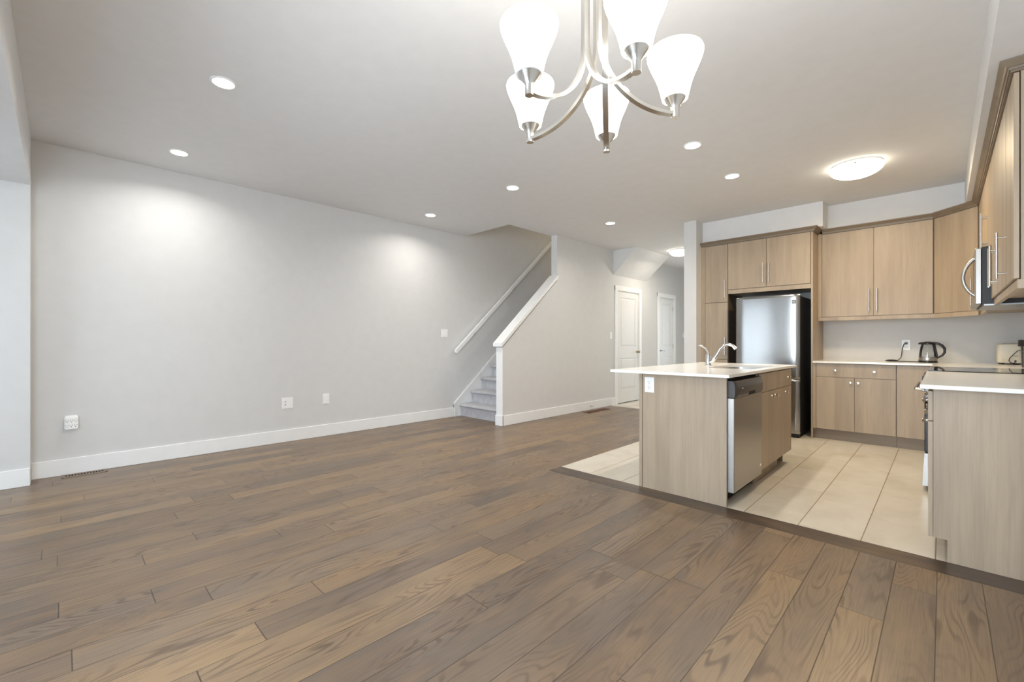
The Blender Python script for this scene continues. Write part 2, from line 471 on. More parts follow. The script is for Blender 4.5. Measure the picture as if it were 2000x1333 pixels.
# wall between hall and kitchen, its end shows as a column
struct(box(-2.552, -2.384, 6.0, YH, 0, H).build('wall_column', 'wall', smooth=False))
struct(MB().holed([(XL, 0), (-2.384, 0), (-2.384, H), (XL, H)], [[(-3.45, 0.05), (-2.65, 0.05), (-2.65, 2.2), (-3.45, 2.2)]], 'y', YH, YH + 0.1).build('wall_hall', 'wall', smooth=False))
struct(box(-2.384, XR, YB, YB + 0.1, 0, H).build('wall_back', 'wall', smooth=False))
SY = (-1.62, -0.34, 0.25, 2.28)   # side window
struct(MB().holed([(YF - 0.1, 0), (YB + 0.1, 0), (YB + 0.1, H), (YF - 0.1, H)], [[(SY[0], SY[2]), (SY[1], SY[2]), (SY[1], SY[3]), (SY[0], SY[3])]], 'x', XR, XR + 0.1).build('wall_right', 'wall', smooth=False))
# window wall behind the camera with its opening
WX0, WX1, WZ0, WZ1 = -5.05, -3.30, 0.06, 2.30
PX0, PX1 = -2.15, 0.05          # glazed door opening, added for more front light
mb = MB().holed([(XL, 0), (XR, 0), (XR, H), (XL, H)], [[(WX0, WZ0), (WX1, WZ0), (WX1, WZ1), (WX0, WZ1)], [(PX0, WZ0), (PX1, WZ0), (PX1, WZ1), (PX0, WZ1)]], 'y', YF - 0.12, YF)
struct(mb.build('wall_front', 'wall', smooth=False))
# left return and the beam in front of the window
struct(box(XL, -5.125, -0.62, -0.173, 0, 2.36).build('wall_return', 'wall', smooth=False))
struct(box(XL, XR, -0.62, -0.173, 2.36, H - 0.001).build('ceiling_beam', 'wall', smooth=False))
# bulkheads over the cabinets
mb = MB()
mb.prism([(-2.384, 6.22), (-1.004, 6.22), (-1.004, 6.50), (0.161, 6.50), (0.161, -0.173), (XR, -0.173), (XR, YB), (-2.384, YB)], 'z', ZSOF, H - 0.0005)
struct(mb.build('ceiling_bulkhead', 'ceiling', smooth=False))
# sloped soffit over the closet door
struct(MB().prism([(XS1, 2.342), (-3.755, H - 0.0005), (XS1, H - 0.0005)], 'y', 6.93, 8.155).build('ceiling_slope', 'ceiling', smooth=False))

# window in the front wall: frame, mullions, pane
win = sthing('window_1', (0, 0, 0))
f = MB()
for a, b in ((WX0, WX0 + 0.06), (WX1 - 0.06, WX1), (-4.22, -4.13)): f.box(a, b, YF - 0.10, YF - 0.03, WZ0, WZ1)
f.box(WX0, WX1, YF - 0.10, YF - 0.03, WZ0, WZ0 + 0.07).box(WX0, WX1, YF - 0.10, YF - 0.03, WZ1 - 0.06, WZ1)
f.build('frame', 'trim', win)
box(WX0 + 0.06, WX1 - 0.06, YF - 0.07, YF - 0.064, WZ0 + 0.07, WZ1 - 0.06).build('pane', 'pane', win)

win3 = sthing('window_3', (0, 0, 0))
f = MB()
for a, b in ((-3.45, -3.40), (-2.70, -2.65)): f.box(a, b, YH + 0.03, YH + 0.08, 0.05, 2.2)
f.box(-3.45, -2.65, YH + 0.03, YH + 0.08, 0.05, 0.11).box(-3.45, -2.65, YH + 0.03, YH + 0.08, 2.14, 2.2)
f.build('frame', 'trim', win3)
box(-3.40, -2.70, YH + 0.05, YH + 0.056, 0.11, 2.14).build('pane', 'pane', win3)

fill_door = sthing('added_glazing', (0, 0, 0))  # unseen glazed door, added to brighten faces turned to the front wall
f = MB()
for a, b in ((PX0, PX0 + 0.07), (PX1 - 0.07, PX1), ((PX0 + PX1) / 2 - 0.05, (PX0 + PX1) / 2 + 0.05)): f.box(a, b, YF - 0.10, YF - 0.03, WZ0, WZ1)
f.box(PX0, PX1, YF - 0.10, YF - 0.03, WZ0, WZ0 + 0.08).box(PX0, PX1, YF - 0.10, YF - 0.03, WZ1 - 0.07, WZ1)
f.build('frame', 'trim', fill_door)
box(PX0 + 0.07, PX1 - 0.07, YF - 0.07, YF - 0.064, WZ0 + 0.08, WZ1 - 0.07).build('pane', 'pane', fill_door)

win2 = sthing('window_2', (0, 0, 0))
f = MB()
for a, b in ((SY[0], SY[0] + 0.05), (SY[1] - 0.05, SY[1])): f.box(XR + 0.03, XR + 0.09, a, b, SY[2], SY[3])
f.box(XR + 0.03, XR + 0.09, SY[0], SY[1], SY[2], SY[2] + 0.05).box(XR + 0.03, XR + 0.09, SY[0], SY[1], SY[3] - 0.05, SY[3])
f.build('frame', 'trim', win2)
box(XR + 0.055, XR + 0.061, SY[0] + 0.05, SY[1] - 0.05, SY[2] + 0.05, SY[3] - 0.05).build('pane', 'pane', win2)


def curtain(x0, x1, label):
    t = thing('sheer_curtain', label, 'curtain', ((x0 + x1) / 2, YF + 0.10, 0), 0, 'sheer curtains at the front window')
    n = 90; mb = MB(); L = []
    for z in (0.03, 0.8, 1.6, 2.25):
        L.append([(x0 + (x1 - x0) * i / n, YF + 0.10 + 0.028 * math.sin(i * 0.83 + 0.3 * math.sin(i * 0.31)) * (1.0 if z > 2 else 1.15), z) for i in range(n + 1)])
    mb.ring(L, closed=False).build('cloth', 'sheer', t, t.location)
    return t


curtain(-5.15, -4.15, 'white sheer curtain on the left half of the front window')
curtain(-4.05, -3.2, 'white sheer curtain on the right half of the front window')

# baseboards
BH, BT = 0.138, 0.014
def bb_x(x, sgn, y0, y1):           # board on a wall whose face is x, standing out along sgn
    return MB().box(x, x + sgn * BT, y0, y1, 0, BH, bev=0.003)
struct(bb_x(XL, 1, -0.173, 4.165).build('baseboard_left', 'trim', smooth=False))
struct(bb_x(-5.125, 1, -0.62, -0.173).build('baseboard_return', 'trim', smooth=False))
struct(bb_x(XS1, 1, YS - BT, D1[0] - 0.085).box(XS0 - 0.012, XS1 + BT, YS - BT - 0.012, YS - 0.001, 0, BH, bev=0.003).build('baseboard_stair', 'trim', smooth=False))
struct(bb_x(XS1, 1, D1[1] + 0.085, D2[0] - 0.085).box(XS1, XS1 + BT, D2[1] + 0.085, YH, 0, BH, bev=0.003).build('baseboard_hall', 'trim', smooth=False))
struct(box(-2.552 - BT, -2.384 + 0.0, 6.0 - BT, 6.0, 0, BH, bev=0.003).box(-2.552 - BT, -2.552, 6.0, YH, 0, BH, bev=0.003).build('baseboard_column', 'trim', smooth=False))
# knee wall trim: end casing, sloped cap and the moulding under it
struct(box(XS0 - 0.004, XS1 + 0.004, YS - 0.013, YS - 0.0005, BH, zk(YS) - 0.004, bev=0.002).build('trim_1', 'trim', smooth=False))
mb = MB()
zc = lambda y: 1.120 + SL * (y - 4.11)
mb.prism([(4.105, zc(4.105)), (YW + 0.002, zc(YW)), (YW + 0.002, zc(YW) - 0.045), (4.105, zc(4.105) - 0.045)], 'x', XS0 - 0.032, XS1 + 0.030)
mb.prism([(4.125, zc(4.125) - 0.045), (YW + 0.002, zc(YW) - 0.045), (YW + 0.002, zc(YW) - 0.066), (4.125, zc(4.125) - 0.066)], 'x', XS0 - 0.016, XS1 + 0.014)
struct(mb.build('trim_2', 'trim', smooth=False))
# skirt board along the stair on the left wall
mb = MB()
sk = lambda y: 0.216 + 0.860 * (y - 4.176)
mb.prism([(4.165, 0), (4.34, 0), (8.0, 2.95), (8.0, sk(8.0)), (4.176, sk(4.176)), (4.165, 0.19)], 'x', XL, XL + 0.014)
mb.prism([(4.165, 0.0), (4.195, 0.0), (4.195, 0.19), (8.0, sk(8.0) - 0.03), (8.0, sk(8.0)), (4.176, sk(4.176)), (4.165, 0.20)], 'x', XL, XL + 0.026)
struct(mb.build('trim_3', 'trim', smooth=False))


# hall doors (two-panel) in the stair wall
def hall_door(name, d, handle, hinge_y):
    y0, y1, zt = d
    t = sthing(name, (XS1, (y0 + y1) / 2, 0))
    off = t.location
    cas = MB(); cw = 0.083
    for a, b in ((y0 - cw, y0 + 0.004), (y1 - 0.004, y1 + cw)): cas.box(XS1, XS1 + 0.018, a, b, 0, zt + cw - 0.003, bev=0.004)
    cas.box(XS1, XS1 + 0.0185, y0 - cw, y1 + cw, zt - 0.004, zt + cw, bev=0.004)
    cas.box(XS0, XS1, y0, y0 + 0.018, 0, zt).box(XS0, XS1, y1 - 0.018, y1, 0, zt).box(XS0, XS1, y0, y1, zt - 0.018, zt)
    cas.build('casing', 'trim', t, off, smooth=False)
    a, b, z0, z1 = y0 + 0.021, y1 - 0.021, 0.014, zt - 0.022
    s = MB(); xf = XS1 - 0.004
    s.box(xf - 0.036, xf - 0.008, a, b, z0, z1)
    st = 0.115
    s.box(xf - 0.008, xf, a, a + st, z0, z1).box(xf - 0.008, xf, b - st, b, z0, z1)
    for p, q in ((z0, 0.255), (0.835, 1.045), (1.955, z1)): s.box(xf - 0.008, xf, a + st, b - st, p, q)
    for p, q in ((0.255, 0.835), (1.045, 1.955)):
        i, j = 0.012, 0.040
        s.ring([[(xf - 0.0075, a + st + i, p + i), (xf - 0.0075, b - st - i, p + i), (xf - 0.0075, b - st - i, q - i), (xf - 0.0075, a + st + i, q - i)],
                [(xf - 0.001, a + st + j, p + j), (xf - 0.001, b - st - j, p + j), (xf - 0.001, b - st - j, q - j), (xf - 0.001, a + st + j, q - j)]], True, True)
    s.build('door_panel', 'door', t, off, smooth=False)
    h = MB()
    if handle == 'knob':
        h.lathe([(0.026, 0), (0.026, 0.005), (0.010, 0.008), (0.010, 0.030), (0.022, 0.036), (0.027, 0.046), (0.022, 0.058), (0.0, 0.061)], (xf, b - 0.045, 0.945), (1, 0, 0), 20)
        h.build('knob', 'brass', t, off)
    else:
        yl = a + 0.055
        h.lathe([(0.027, 0), (0.027, 0.006), (0.011, 0.009), (0.011, 0.045), (0.0, 0.046)], (xf, yl, 0.955), (1, 0, 0), 18)
        h.tube([(xf + 0.040, yl, 0.955), (xf + 0.042, yl + 0.04, 0.957), (xf + 0.042, yl + 0.10, 0.952), (xf + 0.040, yl + 0.125, 0.948)], [0.010, 0.009, 0.008, 0.006])
        h.build('lever_handle', 'dullsteel', t, off)
    for z in (0.24, 1.05, 1.86):
        box(XS1 + 0.0005, XS1 + 0.006, hinge_y - 0.006, hinge_y + 0.006, z - 0.045, z + 0.045).build('hinge', 'dullsteel' if handle != 'knob' else 'trim', t, off, smooth=False)
    box(XS0 + 0.01, XS1 - 0.012, y0 + 0.018, y1 - 0.018, 0.0005, 0.004).build('threshold', 'slot', t, off, smooth=False)
    return t


hall_door('door_1', D1, 'knob', D1[0] + 0.020)
hall_door('door_2', D2, 'lever', D2[1] - 0.020)

# ================================================================== STAIR
st = thing('staircase', 'carpeted grey staircase rising between left wall and knee wall', 'stairs', (XL + 0.49, 4.30, 0))
RISE, RUN, Y0 = 0.190, 0.217, 4.30
for i in range(14):
    y0 = Y0 + i * RUN; zt = (i + 1) * RISE; zb = max(0.0, zt - 0.42) if i else 0.0
    pr = [(y0, zb), (y0, zt - 0.055), (y0 - 0.030, zt - 0.048), (y0 - 0.046, zt - 0.030), (y0 - 0.042, zt - 0.010), (y0 - 0.024, zt),
          (y0 + RUN + 0.002, zt), (y0 + RUN + 0.002, zb)]
    if i == 0: pr[0] = (y0, 0)
    MB().prism(pr, 'x', XL + 0.0265, XS0 - 0.001).build('step', 'carpet', st, st.location, ang=50)

hr = thing('handrail', 'white wooden handrail sloping up the left wall beside the stairs', 'handrail', (XL, 4.15, 0.98))
zr = lambda y: 0.985 + 0.878 * (y - 4.147)
MB().prism([(4.147, zr(4.147) - 0.010), (4.165, zr(4.147) - 0.022), (7.2, zr(7.2) - 0.022), (7.2, zr(7.2) + 0.03), (4.147, zr(4.147) + 0.03)], 'x', XL + 0.045, XL + 0.092).build('rail', 'trim', hr, hr.location, smooth=False)
for y in (4.55, 5.45, 6.6):
    MB().tube([(XL, y, zr(y) - 0.09), (XL + 0.035, y, zr(y) - 0.085), (XL + 0.066, y, zr(y) - 0.05), (XL + 0.068, y, zr(y) - 0.018)], 0.008, 8).build('bracket', 'nickel', hr, hr.location)

# ================================================================== LIGHTS
def make_pot():
    t = thing('pot_light', '', 'ceiling light', (0, 0, H), 0, 'recessed pot lights in the ceiling')
    MB().lathe([(0.060, -0.0035), (0.060, -0.006), (0.070, -0.0065), (0.074, -0.003), (0.074, 0.0)], (0, 0, 0), n=32, cap0=False, cap1=False).build('trim_ring', 'trim', t)
    MB().lathe([(0.0, -0.0042), (0.061, -0.0044)], (0, 0, 0), n=32, cap0=False, cap1=False).build('lens', 'pot', t)
    return t


pots = [(-4.752, 0.715, 'lit recessed pot light closest to the left wall and the window beam', 1.0),
        (-3.275, 0.720, 'lit recessed pot light nearest the camera, left of the chandelier', 1.0),
        (-4.748, 3.345, 'lit recessed pot light in front of the stairwell opening beside left wall', 1.0),
        (-3.285, 3.370, 'lit recessed pot light mid ceiling, below and left of the chandelier', 1.0),
        (-3.291, 5.310, 'lit recessed pot light above the knee wall, before the hall', 0.9),
        (-1.500, 3.700, 'lit recessed pot light over the front of the kitchen island', 1.0),
        (-1.497, 4.657, 'lit recessed pot light over the sink end of the island', 1.0)]
p0 = make_pot()
for i, (x, y, lab, e) in enumerate(pots):
    if i == 0: p0.location = (x, y, H); p0['label'] = lab
    else: dup(p0, (x, y, H), lab)
    lamp('pot_beam', 'AREA', (x, y, H - 0.008), POT_E * e, SOFT, (0, 0, 0), shape='DISK', size=0.10, spread=math.radians(150))


def flush(label, loc, r, mat, e, col):
    t = thing('flush_mount_light', label, 'ceiling light', loc)
    x, y, z = loc
    MB().lathe([(r * 0.80, 0.0), (r * 0.97, -0.004), (r * 0.985, -0.016), (r * 0.95, -0.024), (r * 0.90, -0.026)], loc, n=48, cap1=False).build('rim', 'trim', t, loc)
    pr = [(r * 1.0 * math.cos(a), -0.024 - 0.088 * math.sin(a)) for a in [math.pi / 2 * k / 10 for k in range(11)]]
    MB().lathe(pr, loc, n=48, cap0=False).build('glass_dome', mat, t, loc)
    for k in range(3):
        a = 0.6 + k * 2 * math.pi / 3
        MB().lathe([(0.005, 0), (0.008, -0.010), (0.006, -0.018), (0, -0.02)], (x + r * 0.97 * math.cos(a), y + r * 0.97 * math.sin(a), z - 0.026), n=12).build('finial', 'brass', t, loc)
    lamp('flush_glow', 'AREA', (x, y, z - 0.125), e, col, shape='DISK', size=r * 1.2, spread=math.radians(178))
    return t


flush('round lit glass dome light on the kitchen ceiling', (-0.58, 5.19, H), 0.205, 'flush', FLUSH_E, WARM)
flush('lit hall ceiling light partly hidden behind the column', (-3.37, 7.72, H), 0.165, 'hall', HALL_E, (1.0, 0.90, 0.75))
lamp('stairwell_fill', 'AREA', (-4.85, 7.6, 5.2), STAIR_E, WARM, shape='DISK', size=0.4)  # added lamp, no fitting here; lifts the dim stairwell walls

# chandelier
CX, CY, CZ, CR = -0.785, 1.172, 1.822, 0.250
ch = thing('chandelier', 'brushed nickel chandelier with five white tulip glass shades', 'chandelier', (CX, CY, H))
mb = MB()
mb.lathe([(0.0, 0), (0.065, 0), (0.065, -0.012), (0.045, -0.03), (0.012, -0.036), (0.0, -0.036)], (CX, CY, H - 0.0002), n=32).build('canopy', 'nickel', ch, ch.location)
mb = MB(); mb.cyl((CX, CY, 2.47), (CX, CY, H - 0.03), 0.007, n=12)
mb.lathe([(0.0, 0), (0.045, 0.0), (0.050, 0.012), (0.045, 0.026), (0.018, 0.036), (0.012, 0.06), (0.0, 0.06)], (CX, CY, 2.43), n=32).build('stem', 'nickel', ch, ch.location)
for k in range(5):
    a = math.radians(-102.6 + 72 * k); d = Vector((math.cos(a), math.sin(a), 0)); tdir = Vector((-math.sin(a), math.cos(a), 0))
    c = Vector((CX, CY, CZ)) + d * CR
    a2 = a - math.radians(70)                       # the straps are twisted round the centre
    E_ = Vector((CX + 0.034 * math.cos(a2), CY + 0.034 * math.sin(a2), 0))
    run = Vector((c.x - E_.x, c.y - E_.y, 0)); L_ = run.length; run.normalize()
    P = [E_ + run * (L_ * (1 - math.sin(math.pi / 2 * j / 24))) + Vector((0, 0, CZ + 0.012 + 0.235 * (1 - math.cos(math.pi / 2 * j / 24)))) for j in range(25)]
    P.append(E_ + Vector((0, 0, 2.445)))
    MB().strap(P, (-run.y, run.x, 0), 0.019, 0.010).build('arm', 'nickel', ch, ch.location, ang=30)
    cup = MB().lathe([(0.0, 0.0), (0.0125, 0.0), (0.0125, 0.030), (0.015, 0.035), (0.021, 0.043), (0.030, 0.055), (0.034, 0.060), (0.034, 0.064), (0.0, 0.064)], c, n=28).build('cup', 'nickel', ch, ch.location)
    # the shade turned by the arm nearest the window is switched off
    off_k = (k == 0)
    pr = [(0.038, 0.058), (0.041, 0.070), (0.045, 0.088), (0.051, 0.110), (0.060, 0.134), (0.071, 0.158), (0.079, 0.178), (0.083, 0.192), (0.084, 0.199), (0.082, 0.204)]
    inner = [(r - 0.003, z) for r, z in pr][::-1]
    sh = MB().lathe(pr + inner, c, n=40, cap0=False, cap1=False).build('shade', 'unlit' if off_k else 'lit', ch, ch.location, ang=60)
    if off_k: sh['label'] = 'unlit white glass shade'
    else: sh['label'] = 'lit white glass shade'
    if not off_k: lamp('bulb', 'POINT', c + Vector((0, 0, 0.26)), BULB_E, (1.0, 0.96, 0.90), shadow_soft_size=0.05)

# ================================================================== WALL PLATES AND VENTS
def outlet(label, loc, rz, w=0.072, h=0.117, kind='duplex', group='white wall plates', cat='outlet', name='outlet_plate'):
    t = thing(name, label, cat, loc, rz, group)
    MB().box(-w / 2, w / 2, -0.006, 0, -h / 2, h / 2, bev=0.002).build('plate', 'plate', t, smooth=False)
    if kind == 'duplex':
        MB().box(-0.017, 0.017, -0.0085, -0.005, -0.036, 0.036, bev=0.003).build('receptacle', 'plate', t, smooth=False)
        for z in (0.018, -0.018):
            s = MB().box(-0.0085, -0.0060, -0.0092, -0.008, z - 0.001, z + 0.009).box(0.0060, 0.0085, -0.0092, -0.008, z, z + 0.008)
            s.cyl((0, -0.0092, z - 0.009), (0, -0.008, z - 0.009), 0.003, n=10)
            s.build('socket', 'slot', t, smooth=False)
    elif kind == 'duplex_left':
        MB().box(-w / 2 + 0.014, -w / 2 + 0.048, -0.0085, -0.005, -0.036, 0.036, bev=0.003).build('receptacle', 'plate', t, smooth=False)
        s = MB(); xc = -w / 2 + 0.034
        s.b.free()
        for z in (0.018, -0.018):
            MB().cyl((xc, -0.0092, z), (xc, -0.008, z), 0.0055, n=12).build('jack', 'slot', t, smooth=False)
    elif kind == 'rocker':
        MB().box(-0.016, 0.016, -0.0085, -0.005, -0.034, 0.034, bev=0.0025).build('rocker', 'plate', t, smooth=False)
    elif kind == 'rocker2':
        for x in (-0.023, 0.023): MB().box(x - 0.016, x + 0.016, -0.0085, -0.005, -0.034, 0.034, bev=0.0025).build('rocker', 'plate', t, smooth=False)
    elif kind == 'blank':
        s = MB()
        MB().box(-0.017, 0.017, -0.0075, -0.005, -0.034, 0.034, bev=0.002).build('insert', 'plate', t, smooth=False)
        s.cyl((0, -0.0085, -0.022), (0, -0.007, -0.022), 0.0022, n=8).build('screw', 'dullsteel', t)
    return t


PX = math.pi / 2    # turns a plate that faces -Y to face +X
outlet('wide white outlet plate low on the left wall', (XL, 1.792, 0.437), PX, 0.118, 0.122, 'duplex_left')
outlet('narrow white blank plate low on left wall, right of the wide outlet', (XL, 2.231, 0.445), PX, 0.078, 0.122, 'blank')
outlet('white double light switch on left wall below the handrail foot', (XL, 3.994, 1.265), PX, 0.118, 0.117, 'rocker2', cat='light switch', name='switch_plate')
outlet('white light switch beside the closet door', (XS1, 6.845, 1.250), PX, 0.072, 0.117, 'rocker', cat='light switch', name='switch_plate')
outlet('white light switch at far end of hall near the column', (XS1, 9.915, 1.290), PX, 0.072, 0.117, 'rocker', cat='light switch', name='switch_plate')
outlet('white duplex outlet on the wooden end panel of the island', (-1.6115, YP, 0.797), 0, 0.078, 0.117, 'duplex')
outlet('white outlet on kitchen back wall with kettle plugged in', (-0.303, YB, 1.095), 0, 0.076, 0.120, 'duplex')

# six-way plug-in adapter
ad = thing('outlet_adapter', 'white six-socket plug-in adapter low on left wall above the vent', 'outlet', (XL, 0.058, 0.44), PX)
MB().box(-0.036, 0.036, -0.006, 0, -0.064, 0.060, bev=0.002).build('plate', 'plate', ad, smooth=False)
mb = MB(); mb.ring([[(x, -0.004, z) for x, z in rrect(-0.043, 0.043, -0.056, 0.056, 0.012)], [(x, -0.030, z) for x, z in rrect(-0.043, 0.043, -0.056, 0.048, 0.012)],
                    [(x, -0.036, z) for x, z in rrect(-0.038, 0.038, -0.050, 0.042, 0.010)]]).build('body', 'plate', ad, ang=30)
for x in (-0.026, 0, 0.026):
    for z in (0.016, -0.024):
        s = MB().box(x - 0.0085, x - 0.0058, -0.0368, -0.0355, z, z + 0.009).box(x + 0.0058, x + 0.0085, -0.0368, -0.0355, z, z + 0.009)
        s.cyl((x, -0.0368, z - 0.008), (x, -0.0355, z - 0.008), 0.0032, n=10)
        s.build('socket', 'slot', ad, smooth=False)

# floor vents
def floor_vent(label, x0, x1, y0, y1, mat, n):
    t = thing('floor_vent', label, 'floor vent', ((x0 + x1) / 2, (y0 + y1) / 2, 0), 0)
    o = t.location
    fr = MB(); e = 0.016
    fr.box(x0, x1, y0, y1, 0.0002, 0.003)
    fr.box(x0, x0 + e, y0, y1, 0.0, 0.007, bev=0.002).box(x1 - e, x1, y0, y1, 0.0, 0.007, bev=0.002)
    fr.box(x0, x1, y0, y0 + e, 0.0, 0.007, bev=0.002).box(x0, x1, y1 - e, y1, 0.0, 0.007, bev=0.002)
    fr.build('frame', mat, t, o, smooth=False)
    s = MB(); L = (y1 - y0 - 2 * e - 0.012) / n
    for k in range(n):
        yy = y0 + e + 0.006 + L * k
        s.box(x0 + e + 0.012, x1 - e - 0.012, yy + L * 0.18, yy + L * 0.82, 0.0031, 0.0042)
    s.build('slots', 'shadow', t, o, smooth=False)
    g = MB()
    for k in range(n - 1):
        yy = y0 + e + 0.006 + L * (k + 1)
        g.box(x0 + e, x1 - e, yy - L * 0.14, yy + L * 0.14, 0.003, 0.006)
    g.build('grille', mat, t, o, smooth=False)
    return t


floor_vent('brown slotted floor vent beside the left wall baseboard near camera', -5.290, -5.190, -0.005, 0.280, 'vent', 13)
floor_vent('red-brown floor vent below the stair wall near the closet', -4.140, -4.005, 5.85, 6.46, 'rvent', 20)
ds = thing('door_stop', 'small metal spring door stop on the stair wall baseboard', 'door stop', (XS1 + BT, 6.20, 0.062))
MB().lathe([(0.010, 0), (0.010, 0.004), (0.005, 0.006), (0.005, 0.055)], ds.location, (1, 0, 0), 12).build('spring', 'dullsteel', ds, ds.location)
MB().lathe([(0.007, 0.055), (0.008, 0.066), (0.0, 0.068)], ds.location, (1, 0, 0), 12).build('tip', 'plate', ds, ds.location)

# ================================================================== KITCHEN HELPERS
BAR_R, STAND = 0.006, 0.036
def bar_handle(parent, off, face, n, zc, ln, mat='nickel'):
    """vertical bar pull; face = point on the door face, n = outward normal"""
    f = Vector((face[0], face[1], 0)); n = Vector(n); c = f + n * STAND
    mb = MB().cyl((c.x, c.y, zc - ln / 2), (c.x, c.y, zc + ln / 2), BAR_R, n=14)
    for z in (zc - ln * 0.39, zc + ln * 0.39): mb.cyl((f.x, f.y, z), (c.x, c.y, z), 0.0045, n=10)
    return mb.build('handle', mat, parent, off)


def knob(parent, off, p, n):
    return MB().lathe([(0.009, 0), (0.0085, 0.002), (0.006, 0.006), (0.0065, 0.012), (0.014, 0.018), (0.0155, 0.023), (0.012, 0.027), (0.0, 0.028)], p, n, 18).build('knob', 'nickel', parent, off)


def front(name, parent, off, x0, x1, y0, y1, z0, z1):
    return MB().box(x0, x1, y0, y1, z0, z1, bev=0.0012).build(name, 'cab', parent, off, smooth=False)


G = 0.0022   # half of the gap between doors
# ------------------------------------------------------------------ tall pantry
DT = 0.019
t = thing('pantry_cabinet', 'tall narrow taupe wood pantry cabinet between the column and refrigerator', 'cabinet', (-2.21, 6.48, 0)); o = t.location
box(-2.378, -2.040, FACE + DT, YB - 0.01, 0.10, 2.44).box(-2.3835, -2.328, FACE, FACE + DT, 0.0, 2.44).build('body', 'cab', t, o, smooth=False)
box(-2.328, -2.040, FACE + 0.075, FACE + 0.09, 0, 0.10).build('toe_kick', 'kick', t, o, smooth=False)
for z0, z1, hz in ((1.664, 2.430, 1.838), (0.900, 1.656, 1.076), (0.122, 0.892, None)):
    d = front('door', t, o, -2.328 + G, -2.038 - G, FACE, FACE + DT, z0, z1)
    if hz: bar_handle(d, o, (-2.066, FACE), (0, -1, 0), hz, 0.235)
    else: bar_handle(d, o, (-2.066, FACE), (0, -1, 0), 0.72, 0.235)

# ------------------------------------------------------------------ cabinet above the refrigerator with its side panel and the niche shade
t = thing('refrigerator_cabinet', 'two-door taupe wood cabinet mounted above the refrigerator', 'cabinet', (-1.57, 6.48, 1.77)); o = t.location
box(-2.039, -1.112, FACE + DT, YB - 0.01, 1.772, 2.44).box(-2.034, -1.113, FACE + 0.002, FACE + DT, 1.766, 1.817).build('body', 'cab', t, o, smooth=False)
d = front('door', t, o, -2.036 + G, -1.580 - G, FACE, FACE + DT, 1.824, 2.430); bar_handle(d, o, (-1.613, FACE), (0, -1, 0), 2.002, 0.245)
d = front('door', t, o, -1.580 + G, -1.114 - G, FACE, FACE + DT, 1.824, 2.430); bar_handle(d, o, (-1.549, FACE), (0, -1, 0), 1.996, 0.245)
box(-1.111, -1.091, FACE, YB - 0.002, 0.0, 2.431, bev=0.001).build('side_panel', 'cab', t, o, smooth=False)
box(-2.038, -2.034, FACE + 0.02, YB - 0.012, 0.0, 1.764).build('niche_shade', 'niche_dark', t, o, smooth=False)  # dark sheet over the pantry side, stands for the shade in the niche

# ------------------------------------------------------------------ refrigerator
t = thing('refrigerator', 'stainless bottom-freezer refrigerator with black sides in wood niche', 'refrigerator', (-1.54, 6.4, 0)); o = t.location
fx0, fx1, fy = -1.888, -1.192, 5.985
box(fx0 + 0.004, fx1 - 0.004, fy + 0.07, 6.74, 0.035, 1.672, bev=0.004).build('body', 'blacks', t, o, smooth=False)
def fr_door(z0, z1, scoop):
    n = 28; L = []
    zs = [z0, z0 + 0.006, z0 + 0.03, (z0 + z1) / 2, z1 - 0.03, z1 - 0.006, z1]
    for z in zs:
        ed = 0.004 if z in (z0, z1) else 0.0
        row = []
        for i in range(n + 1):
            u = -1 + 2 * i / n; x = (fx0 + fx1) / 2 + u * (fx1 - fx0) / 2
            bulge = 0.007 * (1 - u * u) + 0.016 * (1 - abs(u) ** 16)
            y = fy + 0.042 - bulge + ed
            row.append((x, y, z))
        row += [(fx1, fy + 0.064, z), (fx0, fy + 0.064, z)]
        L.append(row)
    return MB().ring(L)
d1 = fr_door(0.697, 1.690, True).build('door', 'steelv', t, o, ang=45)
d2 = fr_door(0.052, 0.686, False).build('freezer_drawer', 'steelv', t, o, ang=45)
box(fx0 + 0.002, fx1 - 0.002, fy + 0.05, fy + 0.075, 0.03, 1.688).build('gasket', 'blacks', t, o, smooth=False)
for x, y in ((fx0 + 0.06, fy + 0.12), (fx1 - 0.06, fy + 0.12), (fx0 + 0.06, 6.68), (fx1 - 0.06, 6.68)): MB().lathe([(0.02, 0), (0.02, 0.036)], (x, y, 0), n=14).build('foot', 'black', t, o)
box(fx0 + 0.02, fx1 - 0.02, fy + 0.085, fy + 0.10, 0.004, 0.04).build('kick_grille', 'black', t, o, smooth=False)
# warranty sticker on the door
bx0, bx1, bz0, bz1 = -1.279, -1.232, 1.560, 1.622
yb = fy + 0.0235
sk_ = MB().box(bx0, bx1, yb, yb + 0.012, bz0 + 0.022, bz1).build('sticker', 'black', t, o, smooth=False)
def text(body, size, loc, rot, mat, parent, off, name='lettering', depth=0.0004, align='CENTER'):
    cu = bpy.data.curves.new('txt', 'FONT'); cu.body = body; cu.size = size; cu.align_x = align; cu.align_y = 'CENTER'; cu.extrude = depth
    ob = bpy.data.objects.new('txt', cu); COL.objects.link(ob)
    bpy.context.view_layer.update()
    me = bpy.data.meshes.new_from_object(ob.evaluated_get(bpy.context.evaluated_depsgraph_get()))
    bpy.data.objects.remove(ob); bpy.data.curves.remove(cu)
    me.transform(Matrix.Translation(Vector(loc) - Vector(off)) @ rot)
    me.materials.clear(); me.materials.append(M[mat])
    r = bpy.data.objects.new(name, me); COL.objects.link(r); r.parent = parent
    return r
RXZ = Matrix.Rotation(math.pi / 2, 4, 'X')
text('10', 0.034, ((bx0 + bx1) / 2, yb - 0.0006, bz1 - 0.021), RXZ, 'plate', sk_, o)
